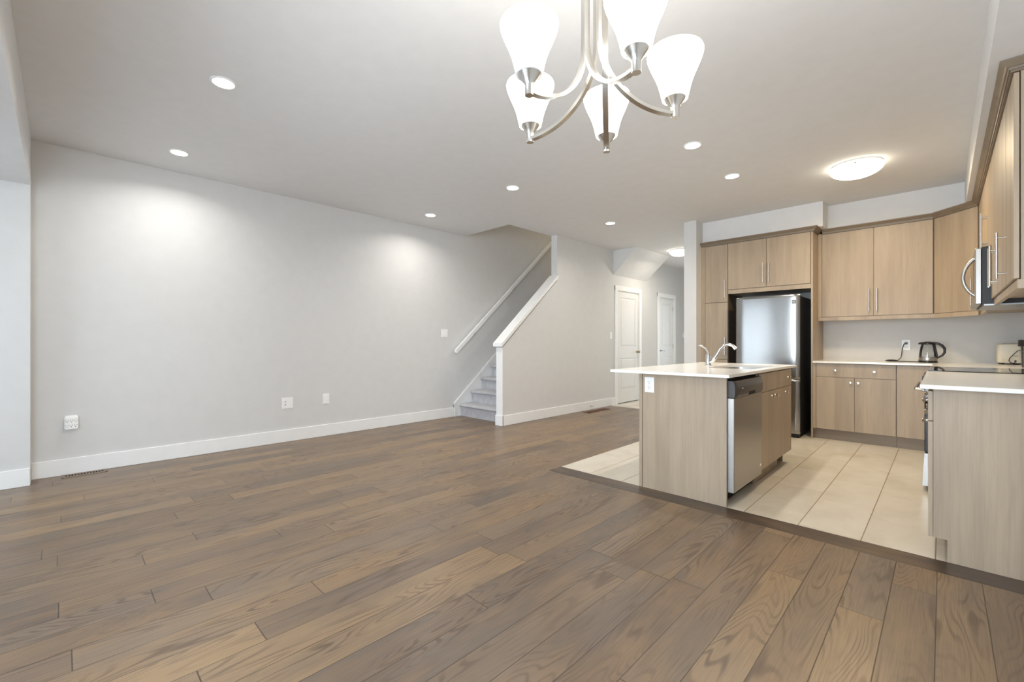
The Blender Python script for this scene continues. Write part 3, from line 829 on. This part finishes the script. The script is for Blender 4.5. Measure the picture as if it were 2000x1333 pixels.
MB().box(bx0, bx1, yb + 0.002, yb + 0.012, bz0 + 0.012, bz0 + 0.016).box(bx0, bx1 - 0.012, yb + 0.002, yb + 0.012, bz0 + 0.003, bz0 + 0.007).build('sticker_lines', 'dark', t, o, smooth=False)

# ------------------------------------------------------------------ back base cabinets
t = thing('base_cabinet', 'taupe wood base cabinet with two doors right of refrigerator', 'cabinet', (-0.7, 6.48, 0)); o = t.location
box(-1.090, -0.352, FACE + DT, YB - 0.01, 0.122, CT - 0.022).box(-1.090, -1.064, FACE + 0.002, FACE + DT, 0.122, CT - 0.022).build('body', 'cab', t, o, smooth=False)
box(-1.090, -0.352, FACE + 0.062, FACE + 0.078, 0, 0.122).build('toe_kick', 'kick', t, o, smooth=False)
d = front('drawer', t, o, -1.062 + G, -0.354 - G, FACE, FACE + DT, 0.728, CT - 0.028)
for x in (-0.878, -0.532): knob(d, o, (x, FACE, 0.803), (0, -1, 0))
d = front('door', t, o, -1.062 + G, -0.704 - G, FACE, FACE + DT, 0.126, 0.724); knob(d, o, (-0.741, FACE, 0.673), (0, -1, 0))
d = front('door', t, o, -0.704 + G, -0.354 - G, FACE, FACE + DT, 0.126, 0.724); knob(d, o, (-0.671, FACE, 0.673), (0, -1, 0))

t = thing('corner_base_cabinet', 'plain taupe wood corner base cabinet behind the range', 'cabinet', (0.1, 6.48, 0)); o = t.location
box(-0.350, XR - 0.01, FACE + DT, YB - 0.01, 0.122, CT - 0.022).box(-0.018, XR - 0.01, 5.362, FACE + DT, 0.122, CT - 0.022).build('body', 'cab', t, o, smooth=False)
box(-0.350, 0.03, FACE + 0.062, FACE + 0.078, 0, 0.122).box(0.03, 0.045, 5.362, FACE + 0.062, 0, 0.122).build('toe_kick', 'kick', t, o, smooth=False)
front('door', t, o, -0.350 + G, -0.050, FACE, FACE + DT, 0.126, CT - 0.028)
front('door', t, o, -0.037, -0.018, 5.366, FACE - 0.010, 0.126, CT - 0.028)

tag(MB().prism([(-1.090, FACE - 0.025), (-0.075, FACE - 0.025), (-0.075, 5.362), (XR, 5.362), (XR, YB), (-1.090, YB)], 'z', CT - 0.020, CT).build('back_countertop', 'quartz', smooth=False),
    'white quartz countertop along kitchen back wall under the kettle', 'countertop')

# ------------------------------------------------------------------ wall cabinets at the back
UT, UB = 2.430, 1.432
t = thing('wall_cabinet', 'two-door taupe wood wall cabinet above the back countertop', 'cabinet', (-0.58, 6.62, 1.385)); o = t.location
box(-1.090, -0.072, UFACE + DT, YB, 1.428, 2.44).box(-1.090, -1.053, UFACE + 0.002, UFACE + DT, 1.428, 2.44).build('body', 'cab', t, o, smooth=False)
box(-1.089, -0.060, UFACE + 0.004, UFACE + 0.024, 1.384, 1.4275, bev=0.002).build('light_rail', 'cab', t, o, smooth=False)
d = front('door', t, o, -1.051 + G, -0.563 - G, UFACE, UFACE + DT, UB, UT); bar_handle(d, o, (-0.601, UFACE), (0, -1, 0), 1.612, 0.258)
d = front('door', t, o, -0.563 + G, -0.074 - G, UFACE, UFACE + DT, UB, UT); bar_handle(d, o, (-0.531, UFACE), (0, -1, 0), 1.608, 0.258)

# diagonal corner wall cabinet
t = thing('corner_wall_cabinet', 'diagonal taupe wood corner wall cabinet left of the microwave', 'cabinet', (0.25, 6.5, 1.385)); o = t.location
dx = DT * 0.7071
A = Vector((-0.070, UFACE)); B = Vector((RX, 6.13)); nrm = Vector((-0.7071, -0.7071)); dirv = (B - A).normalized()
inn = lambda p, k: (p.x - nrm.x * k, p.y - nrm.y * k)
MB().prism([(-0.0715, UFACE + 0.026), inn(A + dirv * 0.012, DT), inn(B - dirv * 0.012, DT), (RX + 0.026, 6.1315), (XR, 6.1315), (XR, YB), (-0.0715, YB)], 'z', 1.428, 2.44).build('body', 'cab', t, o, smooth=False)
P0, P1 = A + dirv * 0.010, B - dirv * 0.010
d = MB().prism([tuple(P0), tuple(P1), inn(P1, DT), inn(P0, DT)], 'z', UB, UT).build('door', 'cab', t, o, smooth=False)
hp = B - dirv * 0.045
bar_handle(d, o, (hp.x, hp.y), (nrm.x, nrm.y, 0), 1.612, 0.258)
MB().prism([inn(A + dirv * 0.008, 0.004), inn(B - dirv * 0.008, 0.004), inn(B - dirv * 0.008, 0.022), inn(A + dirv * 0.008, 0.022)], 'z', 1.384, 1.4275).build('light_rail', 'cab', t, o, smooth=False)

# right wall cabinets
YN, YM0, YM1 = 3.23, 4.600, 5.362
t = thing('wall_cabinet', 'tall narrow single-door taupe wall cabinet nearest the camera at right', 'cabinet', (0.42, 3.4, 1.385)); o = t.location
box(RX + DT + 0.004, XR, YN, 3.618, 1.428, 2.44).build('body', 'cab', t, o, smooth=False)
box(RX + 0.012, RX + 0.032, YN + 0.002, 3.618, 1.384, 1.4275).box(RX + 0.032, XR, YN + 0.002, YN + 0.020, 1.384, 1.4275).build('light_rail', 'cab', t, o, smooth=False)
d = front('door', t, o, RX, RX + DT, YN, 3.618 - G, UB, UT); bar_handle(d, o, (RX, 3.575), (-1, 0, 0), 1.596, 0.250)
t = thing('wall_cabinet', 'two-door taupe wall cabinet at right between narrow cabinet and microwave', 'cabinet', (0.42, 4.1, 1.385)); o = t.location
box(RX + DT + 0.004, XR, 3.622, YM0 - 0.002, 1.428, 2.44).build('body', 'cab', t, o, smooth=False)
box(RX + 0.012, RX + 0.032, 3.622, YM0 - 0.002, 1.384, 1.4275).build('light_rail', 'cab', t, o, smooth=False)
for y0, y1, yh in ((3.622, 4.11, 4.065), (4.11, YM0 - 0.002, 4.155)):
    d = front('door', t, o, RX, RX + DT, y0 + G, y1 - G, UB, UT); bar_handle(d, o, (RX, yh), (-1, 0, 0), 1.600, 0.250)
t = thing('microwave_cabinet', 'short two-door taupe cabinet above the microwave', 'cabinet', (0.42, 4.98, 1.815)); o = t.location
box(RX + DT + 0.004, XR, YM0, YM1, 1.815, 2.44).build('body', 'cab', t, o, smooth=False)
for y0, y1, yh in ((YM0, 4.98, 4.94), (4.98, YM1, 5.02)):
    d = front('door', t, o, RX, RX + DT, y0 + G, y1 - G, 1.818, UT); bar_handle(d, o, (RX, yh), (-1, 0, 0), 1.985, 0.258)
t = thing('wall_cabinet', 'taupe wall cabinet filling the gap between microwave and corner cabinet', 'cabinet', (0.42, 5.7, 1.385)); o = t.location
box(RX + DT + 0.004, XR, YM1 + 0.002, 6.130, 1.428, 2.44).build('body', 'cab', t, o, smooth=False)
box(RX + 0.012, RX + 0.032, YM1 + 0.002, 6.10, 1.384, 1.4275).build('light_rail', 'cab', t, o, smooth=False)
d = front('door', t, o, RX, RX + DT, YM1 + 0.004, 6.120, UB, UT); bar_handle(d, o, (RX, 5.42), (-1, 0, 0), 1.600, 0.250)

# crown mouldings
PROF = [(0.0006, 2.432), (0.010, 2.432), (0.010, 2.443), (0.016, 2.443), (0.018, 2.453), (0.024, 2.455), (0.030, 2.462), (0.048, 2.478), (0.048, ZSOF - 0.0005), (-0.04, ZSOF - 0.0005), (-0.04, 2.4415), (0.0006, 2.4415), (0.0006, 2.432)]
def crown(path):
    P = [Vector(p) for p in path]; L = []
    for i, p in enumerate(P):
        ds_ = []
        if i > 0: ds_.append((P[i] - P[i - 1]).normalized())
        if i < len(P) - 1: ds_.append((P[i + 1] - P[i]).normalized())
        ns = [Vector((d.y, -d.x)) for d in ds_]
        n = sum(ns, Vector((0, 0))).normalized(); k = 1.0 / max(0.3, n.dot(ns[0]))
        L.append([(p.x + n.x * k * d, p.y + n.y * k * d, z) for d, z in PROF])
    return MB().ring(L)
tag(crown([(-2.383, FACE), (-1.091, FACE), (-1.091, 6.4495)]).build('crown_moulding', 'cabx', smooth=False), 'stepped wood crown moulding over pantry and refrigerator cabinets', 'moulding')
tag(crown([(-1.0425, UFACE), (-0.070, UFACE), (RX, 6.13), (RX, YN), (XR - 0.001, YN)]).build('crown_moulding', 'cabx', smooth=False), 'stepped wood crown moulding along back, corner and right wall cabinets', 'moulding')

# ------------------------------------------------------------------ microwave
t = thing('microwave', 'stainless over-the-range microwave with curved bar handle', 'microwave', (0.38, 4.98, 1.395)); o = t.location
box(0.200, XR, YM0 + 0.004, YM1 - 0.004, 1.398, 1.808).build('body', 'blacks', t, o, smooth=False)
box(0.166, 0.198, YM0 + 0.004, YM1 - 0.004, 1.398, 1.800, bev=0.004).build('door', 'steel', t, o, smooth=False)
box(0.164, 0.170, YM0 + 0.19, YM1 - 0.06, 1.46, 1.75).build('window', 'bglass', t, o, smooth=False)
yh = YM0 + 0.075
MB().tube([(0.166, yh, 1.735)] + [(0.166 - 0.060 * math.sin(math.pi * k / 14) ** 0.75, yh, 1.735 - 0.27 * k / 14) for k in range(1, 14)] + [(0.166, yh, 1.465)], 0.011, 12).build('handle', 'steel', t, o)
box(0.21, XR - 0.04, YM0 + 0.03, YM1 - 0.03, 1.388, 1.3985).build('vent_base', 'dullsteel', t, o, smooth=False)

# ------------------------------------------------------------------ range
RY0, RY1 = 4.556, 5.356
t = thing('range', 'stainless range with black glass cooktop between the counters', 'range', (0.25, 4.95, 0)); o = t.location
box(-0.055, XR - 0.01, RY0 + 0.002, RY1 - 0.002, 0.03, 0.893).build('body', 'blacks', t, o, smooth=False)
box(-0.075, XR - 0.02, RY0, RY1, 0.893, CT + 0.006, bev=0.002).build('cooktop', 'bglass', t, o, smooth=False)
for (x, y, r) in ((0.10, 4.75, 0.105), (0.10, 5.15, 0.085), (0.38, 4.75, 0.08), (0.38, 5.15, 0.105)):
    MB().lathe([(r, 0.0), (r, 0.0003), (r - 0.004, 0.0003), (r - 0.004, 0.0)], (x, y, CT + 0.0061), n=40, cap0=False, cap1=False).build('burner_ring', 'dark', t, o)
box(-0.093, -0.0745, RY0 + 0.001, RY1 - 0.001, 0.800, 0.893, bev=0.003).build('control_panel', 'steel', t, o, smooth=False)
for y in (4.66, 4.78, 5.13, 5.25):
    MB().lathe([(0.020, 0), (0.018, 0.022), (0.0, 0.024)], (-0.093, y, 0.848), (-1, 0, 0), 18).build('knob', 'dark', t, o)
box(-0.100, -0.055, RY0 + 0.003, RY1 - 0.003, 0.295, 0.795, bev=0.004).build('oven_door', 'bglass', t, o, smooth=False)
MB().tube([(-0.100, RY0 + 0.06, 0.755), (-0.148, RY0 + 0.06, 0.765), (-0.152, RY0 + 0.09, 0.768), (-0.152, RY1 - 0.09, 0.768), (-0.148, RY1 - 0.06, 0.765), (-0.100, RY1 - 0.06, 0.755)], 0.011, 10).build('handle', 'steel', t, o)
MB().prism([(-0.100, 0.285), (-0.112, 0.040), (-0.055, 0.040), (-0.055, 0.285)], 'y', RY0 + 0.003, RY1 - 0.003).build('drawer', 'steel', t, o, smooth=False)
for x in (0.0, 0.5):
    for y in (RY0 + 0.06, RY1 - 0.06): MB().lathe([(0.018, 0), (0.018, 0.031)], (x, y, 0), n=12).build('foot', 'black', t, o)

# ------------------------------------------------------------------ peninsula run at right
t = thing('peninsula_cabinet', 'taupe wood base cabinet with end panel at the right edge', 'cabinet', (0.28, 3.85, 0)); o = t.location
box(-0.035, XR - 0.001, YP + 0.020, RY0 - 0.004, 0.113, CT - 0.022).build('body', 'cab', t, o, smooth=False)
MB().prism([(-0.036, 0.113), (0.016, 0.113), (0.016, 0.0), (XR - 0.001, 0.0), (XR - 0.001, CT - 0.022), (-0.036, CT - 0.022)], 'y', YP, YP + 0.019).build('end_panel', 'cab', t, o, smooth=False)
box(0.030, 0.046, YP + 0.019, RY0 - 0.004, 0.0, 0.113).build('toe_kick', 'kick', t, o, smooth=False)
xf0, xf1 = -0.056, -0.037
for y0, y1, ykd, yk in ((YP + 0.002, 3.615, 3.39, 3.36), (3.615, 4.550, 3.83, 3.80)):
    d = front('drawer', t, o, xf0, xf1, y0 + G, y1 - G, 0.715, CT - 0.038); knob(d, o, (xf0, ykd, 0.800), (-1, 0, 0))
    if y1 - y0 < 0.6:
        d = front('door', t, o, xf0, xf1, y0 + G, y1 - G, 0.113, 0.711); knob(d, o, (xf0, yk, 0.690), (-1, 0, 0))
    else:
        ym = (y0 + y1) / 2
        d = front('door', t, o, xf0, xf1, y0 + G, ym - G, 0.113, 0.711); knob(d, o, (xf0, yk, 0.690), (-1, 0, 0))
        d = front('door', t, o, xf0, xf1, ym + G, y1 - G, 0.113, 0.711); knob(d, o, (xf0, ym + 0.04, 0.690), (-1, 0, 0))
tag(box(-0.084, XR - 0.0005, 3.070, RY0 - 0.002, CT - 0.021, CT, bev=0.001).build('peninsula_countertop', 'quartz', smooth=False), 'white quartz countertop on the right cabinet in front of range', 'countertop')

# ------------------------------------------------------------------ island
IX0, IX1, XF = -1.698, -1.052, -1.015
IY1 = 4.775
t = thing('kitchen_island', 'taupe wood kitchen island base with end panel, doors and drawer', 'island', (-1.36, 3.97, 0)); o = t.location
box(IX0 + 0.0285, IX1, YP, YP + 0.019, 0.0, CT - 0.021).build('end_panel', 'cab', t, o, smooth=False)
box(IX0, IX0 + 0.025, YP - 0.002, IY1, 0.0, CT - 0.021).build('back_panel', 'cab', t, o, smooth=False)
mb = box(IX0 + 0.0255, XF - 0.021, 3.828, IY1, 0.118, 0.655).box(IX0 + 0.0255, XF - 0.021, 3.828, 3.846, 0.655, CT - 0.021)
mb.box(IX0 + 0.0255, XF - 0.021, IY1 - 0.018, IY1, 0.655, CT - 0.021).box(XF - 0.040, XF - 0.021, 3.846, IY1 - 0.018, 0.655, CT - 0.021)
mb.build('body', 'cab', t, o, smooth=False)
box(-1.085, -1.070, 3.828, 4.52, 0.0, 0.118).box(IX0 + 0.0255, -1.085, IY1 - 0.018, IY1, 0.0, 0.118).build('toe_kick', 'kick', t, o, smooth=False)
front('drawer', t, o, XF - 0.019, XF, 3.826 + G, 4.50 - G, 0.728, CT - 0.030)
d = front('drawer', t, o, XF - 0.019, XF, 4.50 + G, IY1, 0.728, CT - 0.030); knob(d, o, (XF, 4.640, 0.806), (1, 0, 0))
for y0, y1, yk in ((3.826, 4.165, 4.115), (4.165, 4.50, 4.215), (4.50, IY1 + G, 4.555)):
    d = front('door', t, o, XF - 0.019, XF, y0 + G, y1 - G, 0.121, 0.724); knob(d, o, (XF, yk, 0.680), (1, 0, 0))

# island worktop with the sink cut-out
SX0, SX1, SY0, SY1 = -1.462, -1.095, 3.875, 4.575
tag(MB().holed([(-1.903, 3.070), (-1.007, 3.070), (-1.007, 4.950), (-1.903, 4.950)], [rrect(SX0, SX1, SY0, SY1, 0.085)], 'z', CT - 0.020, CT).build('island_countertop', 'quartz', smooth=False),
    'white quartz island countertop with a sink cut-out', 'countertop')
t = thing('sink', 'stainless undermount sink set in the island countertop', 'sink', (-1.28, 4.225, 0.70)); o = t.location
L = []
for k, (ins, z, r) in enumerate(((-0.012, CT - 0.0205, 0.09), (0.0, CT - 0.0205, 0.085), (0.003, CT - 0.05, 0.083), (0.008, 0.735, 0.08), (0.020, 0.712, 0.07), (0.05, 0.703, 0.05))):
    L.append([(x, y, z) for x, y in rrect(SX0 + ins, SX1 - ins, SY0 + ins, SY1 - ins, r)])
MB().ring(L, cap0=False).build('bowl', 'steel', t, o)
MB().lathe([(0.0, 0.001), (0.030, 0.001), (0.040, 0.003), (0.043, 0.0005)], (-1.28, 4.225, 0.7035), n=24, cap0=False, cap1=False).build('drain', 'chrome', t, o)

t = thing('faucet', 'chrome kitchen faucet with arched spout beside the island sink', 'faucet', (-1.570, 4.23, CT)); o = t.location; fx, fyy = -1.570, 4.23
MB().lathe([(0.034, 0), (0.034, 0.004), (0.026, 0.010), (0.0235, 0.020), (0.0235, 0.095), (0.020, 0.108), (0.013, 0.118), (0.0, 0.121)], (fx, fyy, CT), n=24).build('body', 'chrome', t, o)
MB().tube([(fx + 0.010, fyy, CT + 0.030), (fx + 0.040, fyy, CT + 0.044), (fx + 0.075, fyy, CT + 0.095), (fx + 0.105, fyy, CT + 0.150), (fx + 0.140, fyy, CT + 0.190), (fx + 0.180, fyy, CT + 0.200), (fx + 0.215, fyy, CT + 0.188), (fx + 0.240, fyy, CT + 0.160)],
          [0.017, 0.0165, 0.015, 0.014, 0.0135, 0.0135, 0.014, 0.016], 14).build('spout', 'chrome', t, o)
MB().tube([(fx, fyy, CT + 0.112), (fx - 0.008, fyy, CT + 0.135), (fx - 0.030, fyy, CT + 0.165), (fx - 0.060, fyy - 0.004, CT + 0.184), (fx - 0.082, fyy - 0.006, CT + 0.189)], [0.012, 0.009, 0.007, 0.007, 0.006], 10).build('lever', 'chrome', t, o)

# ------------------------------------------------------------------ dishwasher
t = thing('dishwasher', 'stainless dishwasher with black control panel built into island', 'dishwasher', (-1.32, 3.5, 0)); o = t.location
dy0, dy1 = 3.186, 3.822
box(IX0 + 0.06, -1.056, dy0 + 0.006, dy1 - 0.004, 0.10, 0.868).build('tub', 'shadow', t, o, smooth=False)
box(-1.055, XF + 0.004, dy0, dy1, 0.096, 0.742, bev=0.003).build('door', 'steel', t, o, smooth=False)
prf = [(-1.055, 0.745), (XF + 0.010, 0.745), (XF + 0.018, 0.756), (XF + 0.020, 0.80), (XF + 0.014, 0.842), (XF + 0.002, 0.857), (-1.055, 0.857)]
L = []
for y, k in ((dy0, 0.35), (dy0 + 0.012, 0.85), (dy0 + 0.035, 1.0), (dy1 - 0.035, 1.0), (dy1 - 0.012, 0.8), (dy1, 0.3)):
    L.append([(-1.055 + (x + 1.055) * (0.72 + 0.28 * k), y, z) for x, z in prf])
cp = MB().ring(L).build('control_panel', 'dark', t, o)
box(XF + 0.012, XF + 0.0205, 3.46, 3.60, 0.748, 0.772, bev=0.003).build('latch_pocket', 'shadow', t, o, smooth=False)
box(XF + 0.014, XF + 0.0215, 3.30, 3.325, 0.802, 0.806).build('badge', 'plate', t, o, smooth=False)
box(-1.12, -1.10, dy0 + 0.006, dy1 - 0.004, 0.0, 0.094).box(IX0 + 0.08, -1.12, 3.45, 3.55, 0.0, 0.10).build('kick_plate', 'shadow', t, o, smooth=False)
MB().lathe([(0.010, 0), (0.008, 0.003), (0, 0.004)], (XF + 0.004, dy1 - 0.035, 0.175), (1, 0, 0), 12).build('door_badge', 'plate', t, o)

# ------------------------------------------------------------------ kettle with cord
kx, ky = -0.117, 6.54
t = thing('kettle', 'glass electric kettle with black lid and handle on back countertop', 'kettle', (kx, ky, CT)); o = t.location
MB().lathe([(0.0, 0.0002), (0.078, 0.0002), (0.080, 0.006), (0.076, 0.020), (0.0, 0.020)], (kx, ky, CT), n=36).build('power_base', 'black', t, o)
MB().lathe([(0.074, 0.0205), (0.075, 0.024), (0.073, 0.056), (0.069, 0.058), (0.0, 0.050)], (kx, ky, CT), n=36).build('steel_band', 'steel', t, o)
MB().lathe([(0.0725, 0.056), (0.071, 0.085), (0.066, 0.130), (0.058, 0.175), (0.053, 0.195)], (kx, ky, CT), n=36, cap0=False, cap1=False).build('glass_body', 'kglass', t, o)
MB().lathe([(0.055, 0.194), (0.057, 0.200), (0.056, 0.210), (0.040, 0.222), (0.012, 0.226), (0.0, 0.226)], (kx, ky, CT), n=36).tube([(kx - 0.030, ky, CT + 0.205), (kx - 0.062, ky, CT + 0.207), (kx - 0.076, ky, CT + 0.200)], [0.018, 0.012, 0.005], 10).build('lid', 'black', t, o)
hp = [(kx + 0.040, ky, CT + 0.212), (kx + 0.075, ky, CT + 0.206), (kx + 0.110, ky, CT + 0.185), (kx + 0.130, ky, CT + 0.150), (kx + 0.130, ky, CT + 0.110), (kx + 0.112, ky, CT + 0.078), (kx + 0.085, ky, CT + 0.060), (kx + 0.066, ky, CT + 0.048)]
MB().tube(hp, [0.012, 0.013, 0.013, 0.012, 0.011, 0.010, 0.010, 0.009], 12).tube([(kx + 0.052, ky, CT + 0.205), (kx + 0.060, ky, CT + 0.150), (kx + 0.070, ky, CT + 0.090), (kx + 0.073, ky, CT + 0.04)], [0.008, 0.007, 0.007, 0.006], 10).build('handle', 'black', t, o)
cz = CT + 0.0045
MB().tube([(-0.303, YB - 0.030, 1.113), (-0.318, YB - 0.040, 1.108), (-0.333, YB - 0.040, 1.06), (-0.338, YB - 0.045, 1.00), (-0.345, YB - 0.055, 0.95), (-0.368, YB - 0.07, 0.920), (-0.40, YB - 0.09, cz), (-0.455, YB - 0.12, cz + 0.004), (-0.465, YB - 0.14, cz + 0.004), (-0.44, YB - 0.155, cz), (-0.35, YB - 0.17, cz), (-0.26, YB - 0.20, cz), (-0.195, ky - 0.0, cz)], 0.0042, 8).build('cord', 'black', t, o)
MB().tube([(-0.380, YB - 0.095, cz + 0.006), (-0.41, YB - 0.10, cz + 0.007), (-0.455, YB - 0.115, cz + 0.006), (-0.478, YB - 0.125, cz + 0.003)], [0.005, 0.010, 0.009, 0.003], 8).build('cord_wrap', 'black', t, o)
box(-0.316, -0.290, YB - 0.034, YB - 0.0095, 1.102, 1.126, bev=0.004).build('plug', 'black', t, o, smooth=False)

# ------------------------------------------------------------------ toaster
tx0, tx1, ty0, ty1 = 0.382, 0.550, 6.44, 6.73
t = thing('toaster', 'cream toaster with black cord in the kitchen corner', 'toaster', ((tx0 + tx1) / 2, 6.58, CT)); o = t.location
L = []
for z, i, r in ((CT + 0.016, 0.006, 0.03), (CT + 0.024, 0.0, 0.034), (CT + 0.17, 0.0, 0.034), (CT + 0.196, 0.005, 0.032), (CT + 0.205, 0.020, 0.03)):
    L.append([(x, y, z) for x, y in rrect(tx0 + i, tx1 - i, ty0 + i, ty1 - i, r)])
MB().ring(L).build('body', 'cream', t, o)
for x in ((tx0 + tx1) / 2 - 0.028, (tx0 + tx1) / 2 + 0.028): MB().box(x - 0.013, x + 0.013, ty0 + 0.05, ty1 - 0.05, CT + 0.2052, CT + 0.2062).build('bread_slot', 'shadow', t, o, smooth=False)
for x in (tx0 + 0.035, tx1 - 0.035):
    for y in (ty0 + 0.045, ty1 - 0.045): MB().lathe([(0.013, 0), (0.015, 0.017)], (x, y, CT + 0.0002), n=12).build('foot', 'black', t, o)
yc = ty0 - 0.008
MB().tube([(0.500, ty0, CT + 0.036), (0.500, yc, CT + 0.034), (0.497, yc - 0.006, CT + 0.022), (0.485, yc - 0.006, CT + 0.016), (0.468, yc - 0.006, CT + 0.020), (0.457, yc - 0.006, CT + 0.038), (0.462, yc - 0.006, CT + 0.062), (0.484, yc - 0.006, CT + 0.096), (0.512, yc - 0.005, CT + 0.134), (0.535, yc - 0.004, CT + 0.143), (0.565, yc, CT + 0.145), (0.580, yc + 0.03, CT + 0.120), (0.580, yc + 0.09, CT + 0.06), (0.578, yc + 0.14, CT + 0.006)], 0.0032, 8).build('cord', 'black', t, o)
box(0.484, 0.518, ty0 - 0.0012, ty0 + 0.001, CT + 0.083, CT + 0.087).build('marking', 'slot', t, o, smooth=False)
MB().lathe([(0.009, 0), (0.007, 0.010), (0.0, 0.011)], (0.500, ty0 + 0.001, CT + 0.036), (0, -1, 0), 12).build('cord_socket', 'black', t, o)

# ------------------------------------------------------------------ lidded bottle beside it
t = thing('bottle', 'clear bottle with wide black lid in front of the toaster', 'bottle', (0.522, 5.78, CT)); o = t.location
MB().lathe([(0.0, 0.0002), (0.034, 0.0002), (0.038, 0.005), (0.040, 0.120), (0.042, 0.170), (0.042, 0.182)], o, n=32, cap1=False).build('body', 'water', t, o)
MB().lathe([(0.0, 0.1825), (0.058, 0.1825), (0.061, 0.188), (0.059, 0.232), (0.055, 0.238), (0.0, 0.238)], o, n=32).build('lid', 'black', t, o)
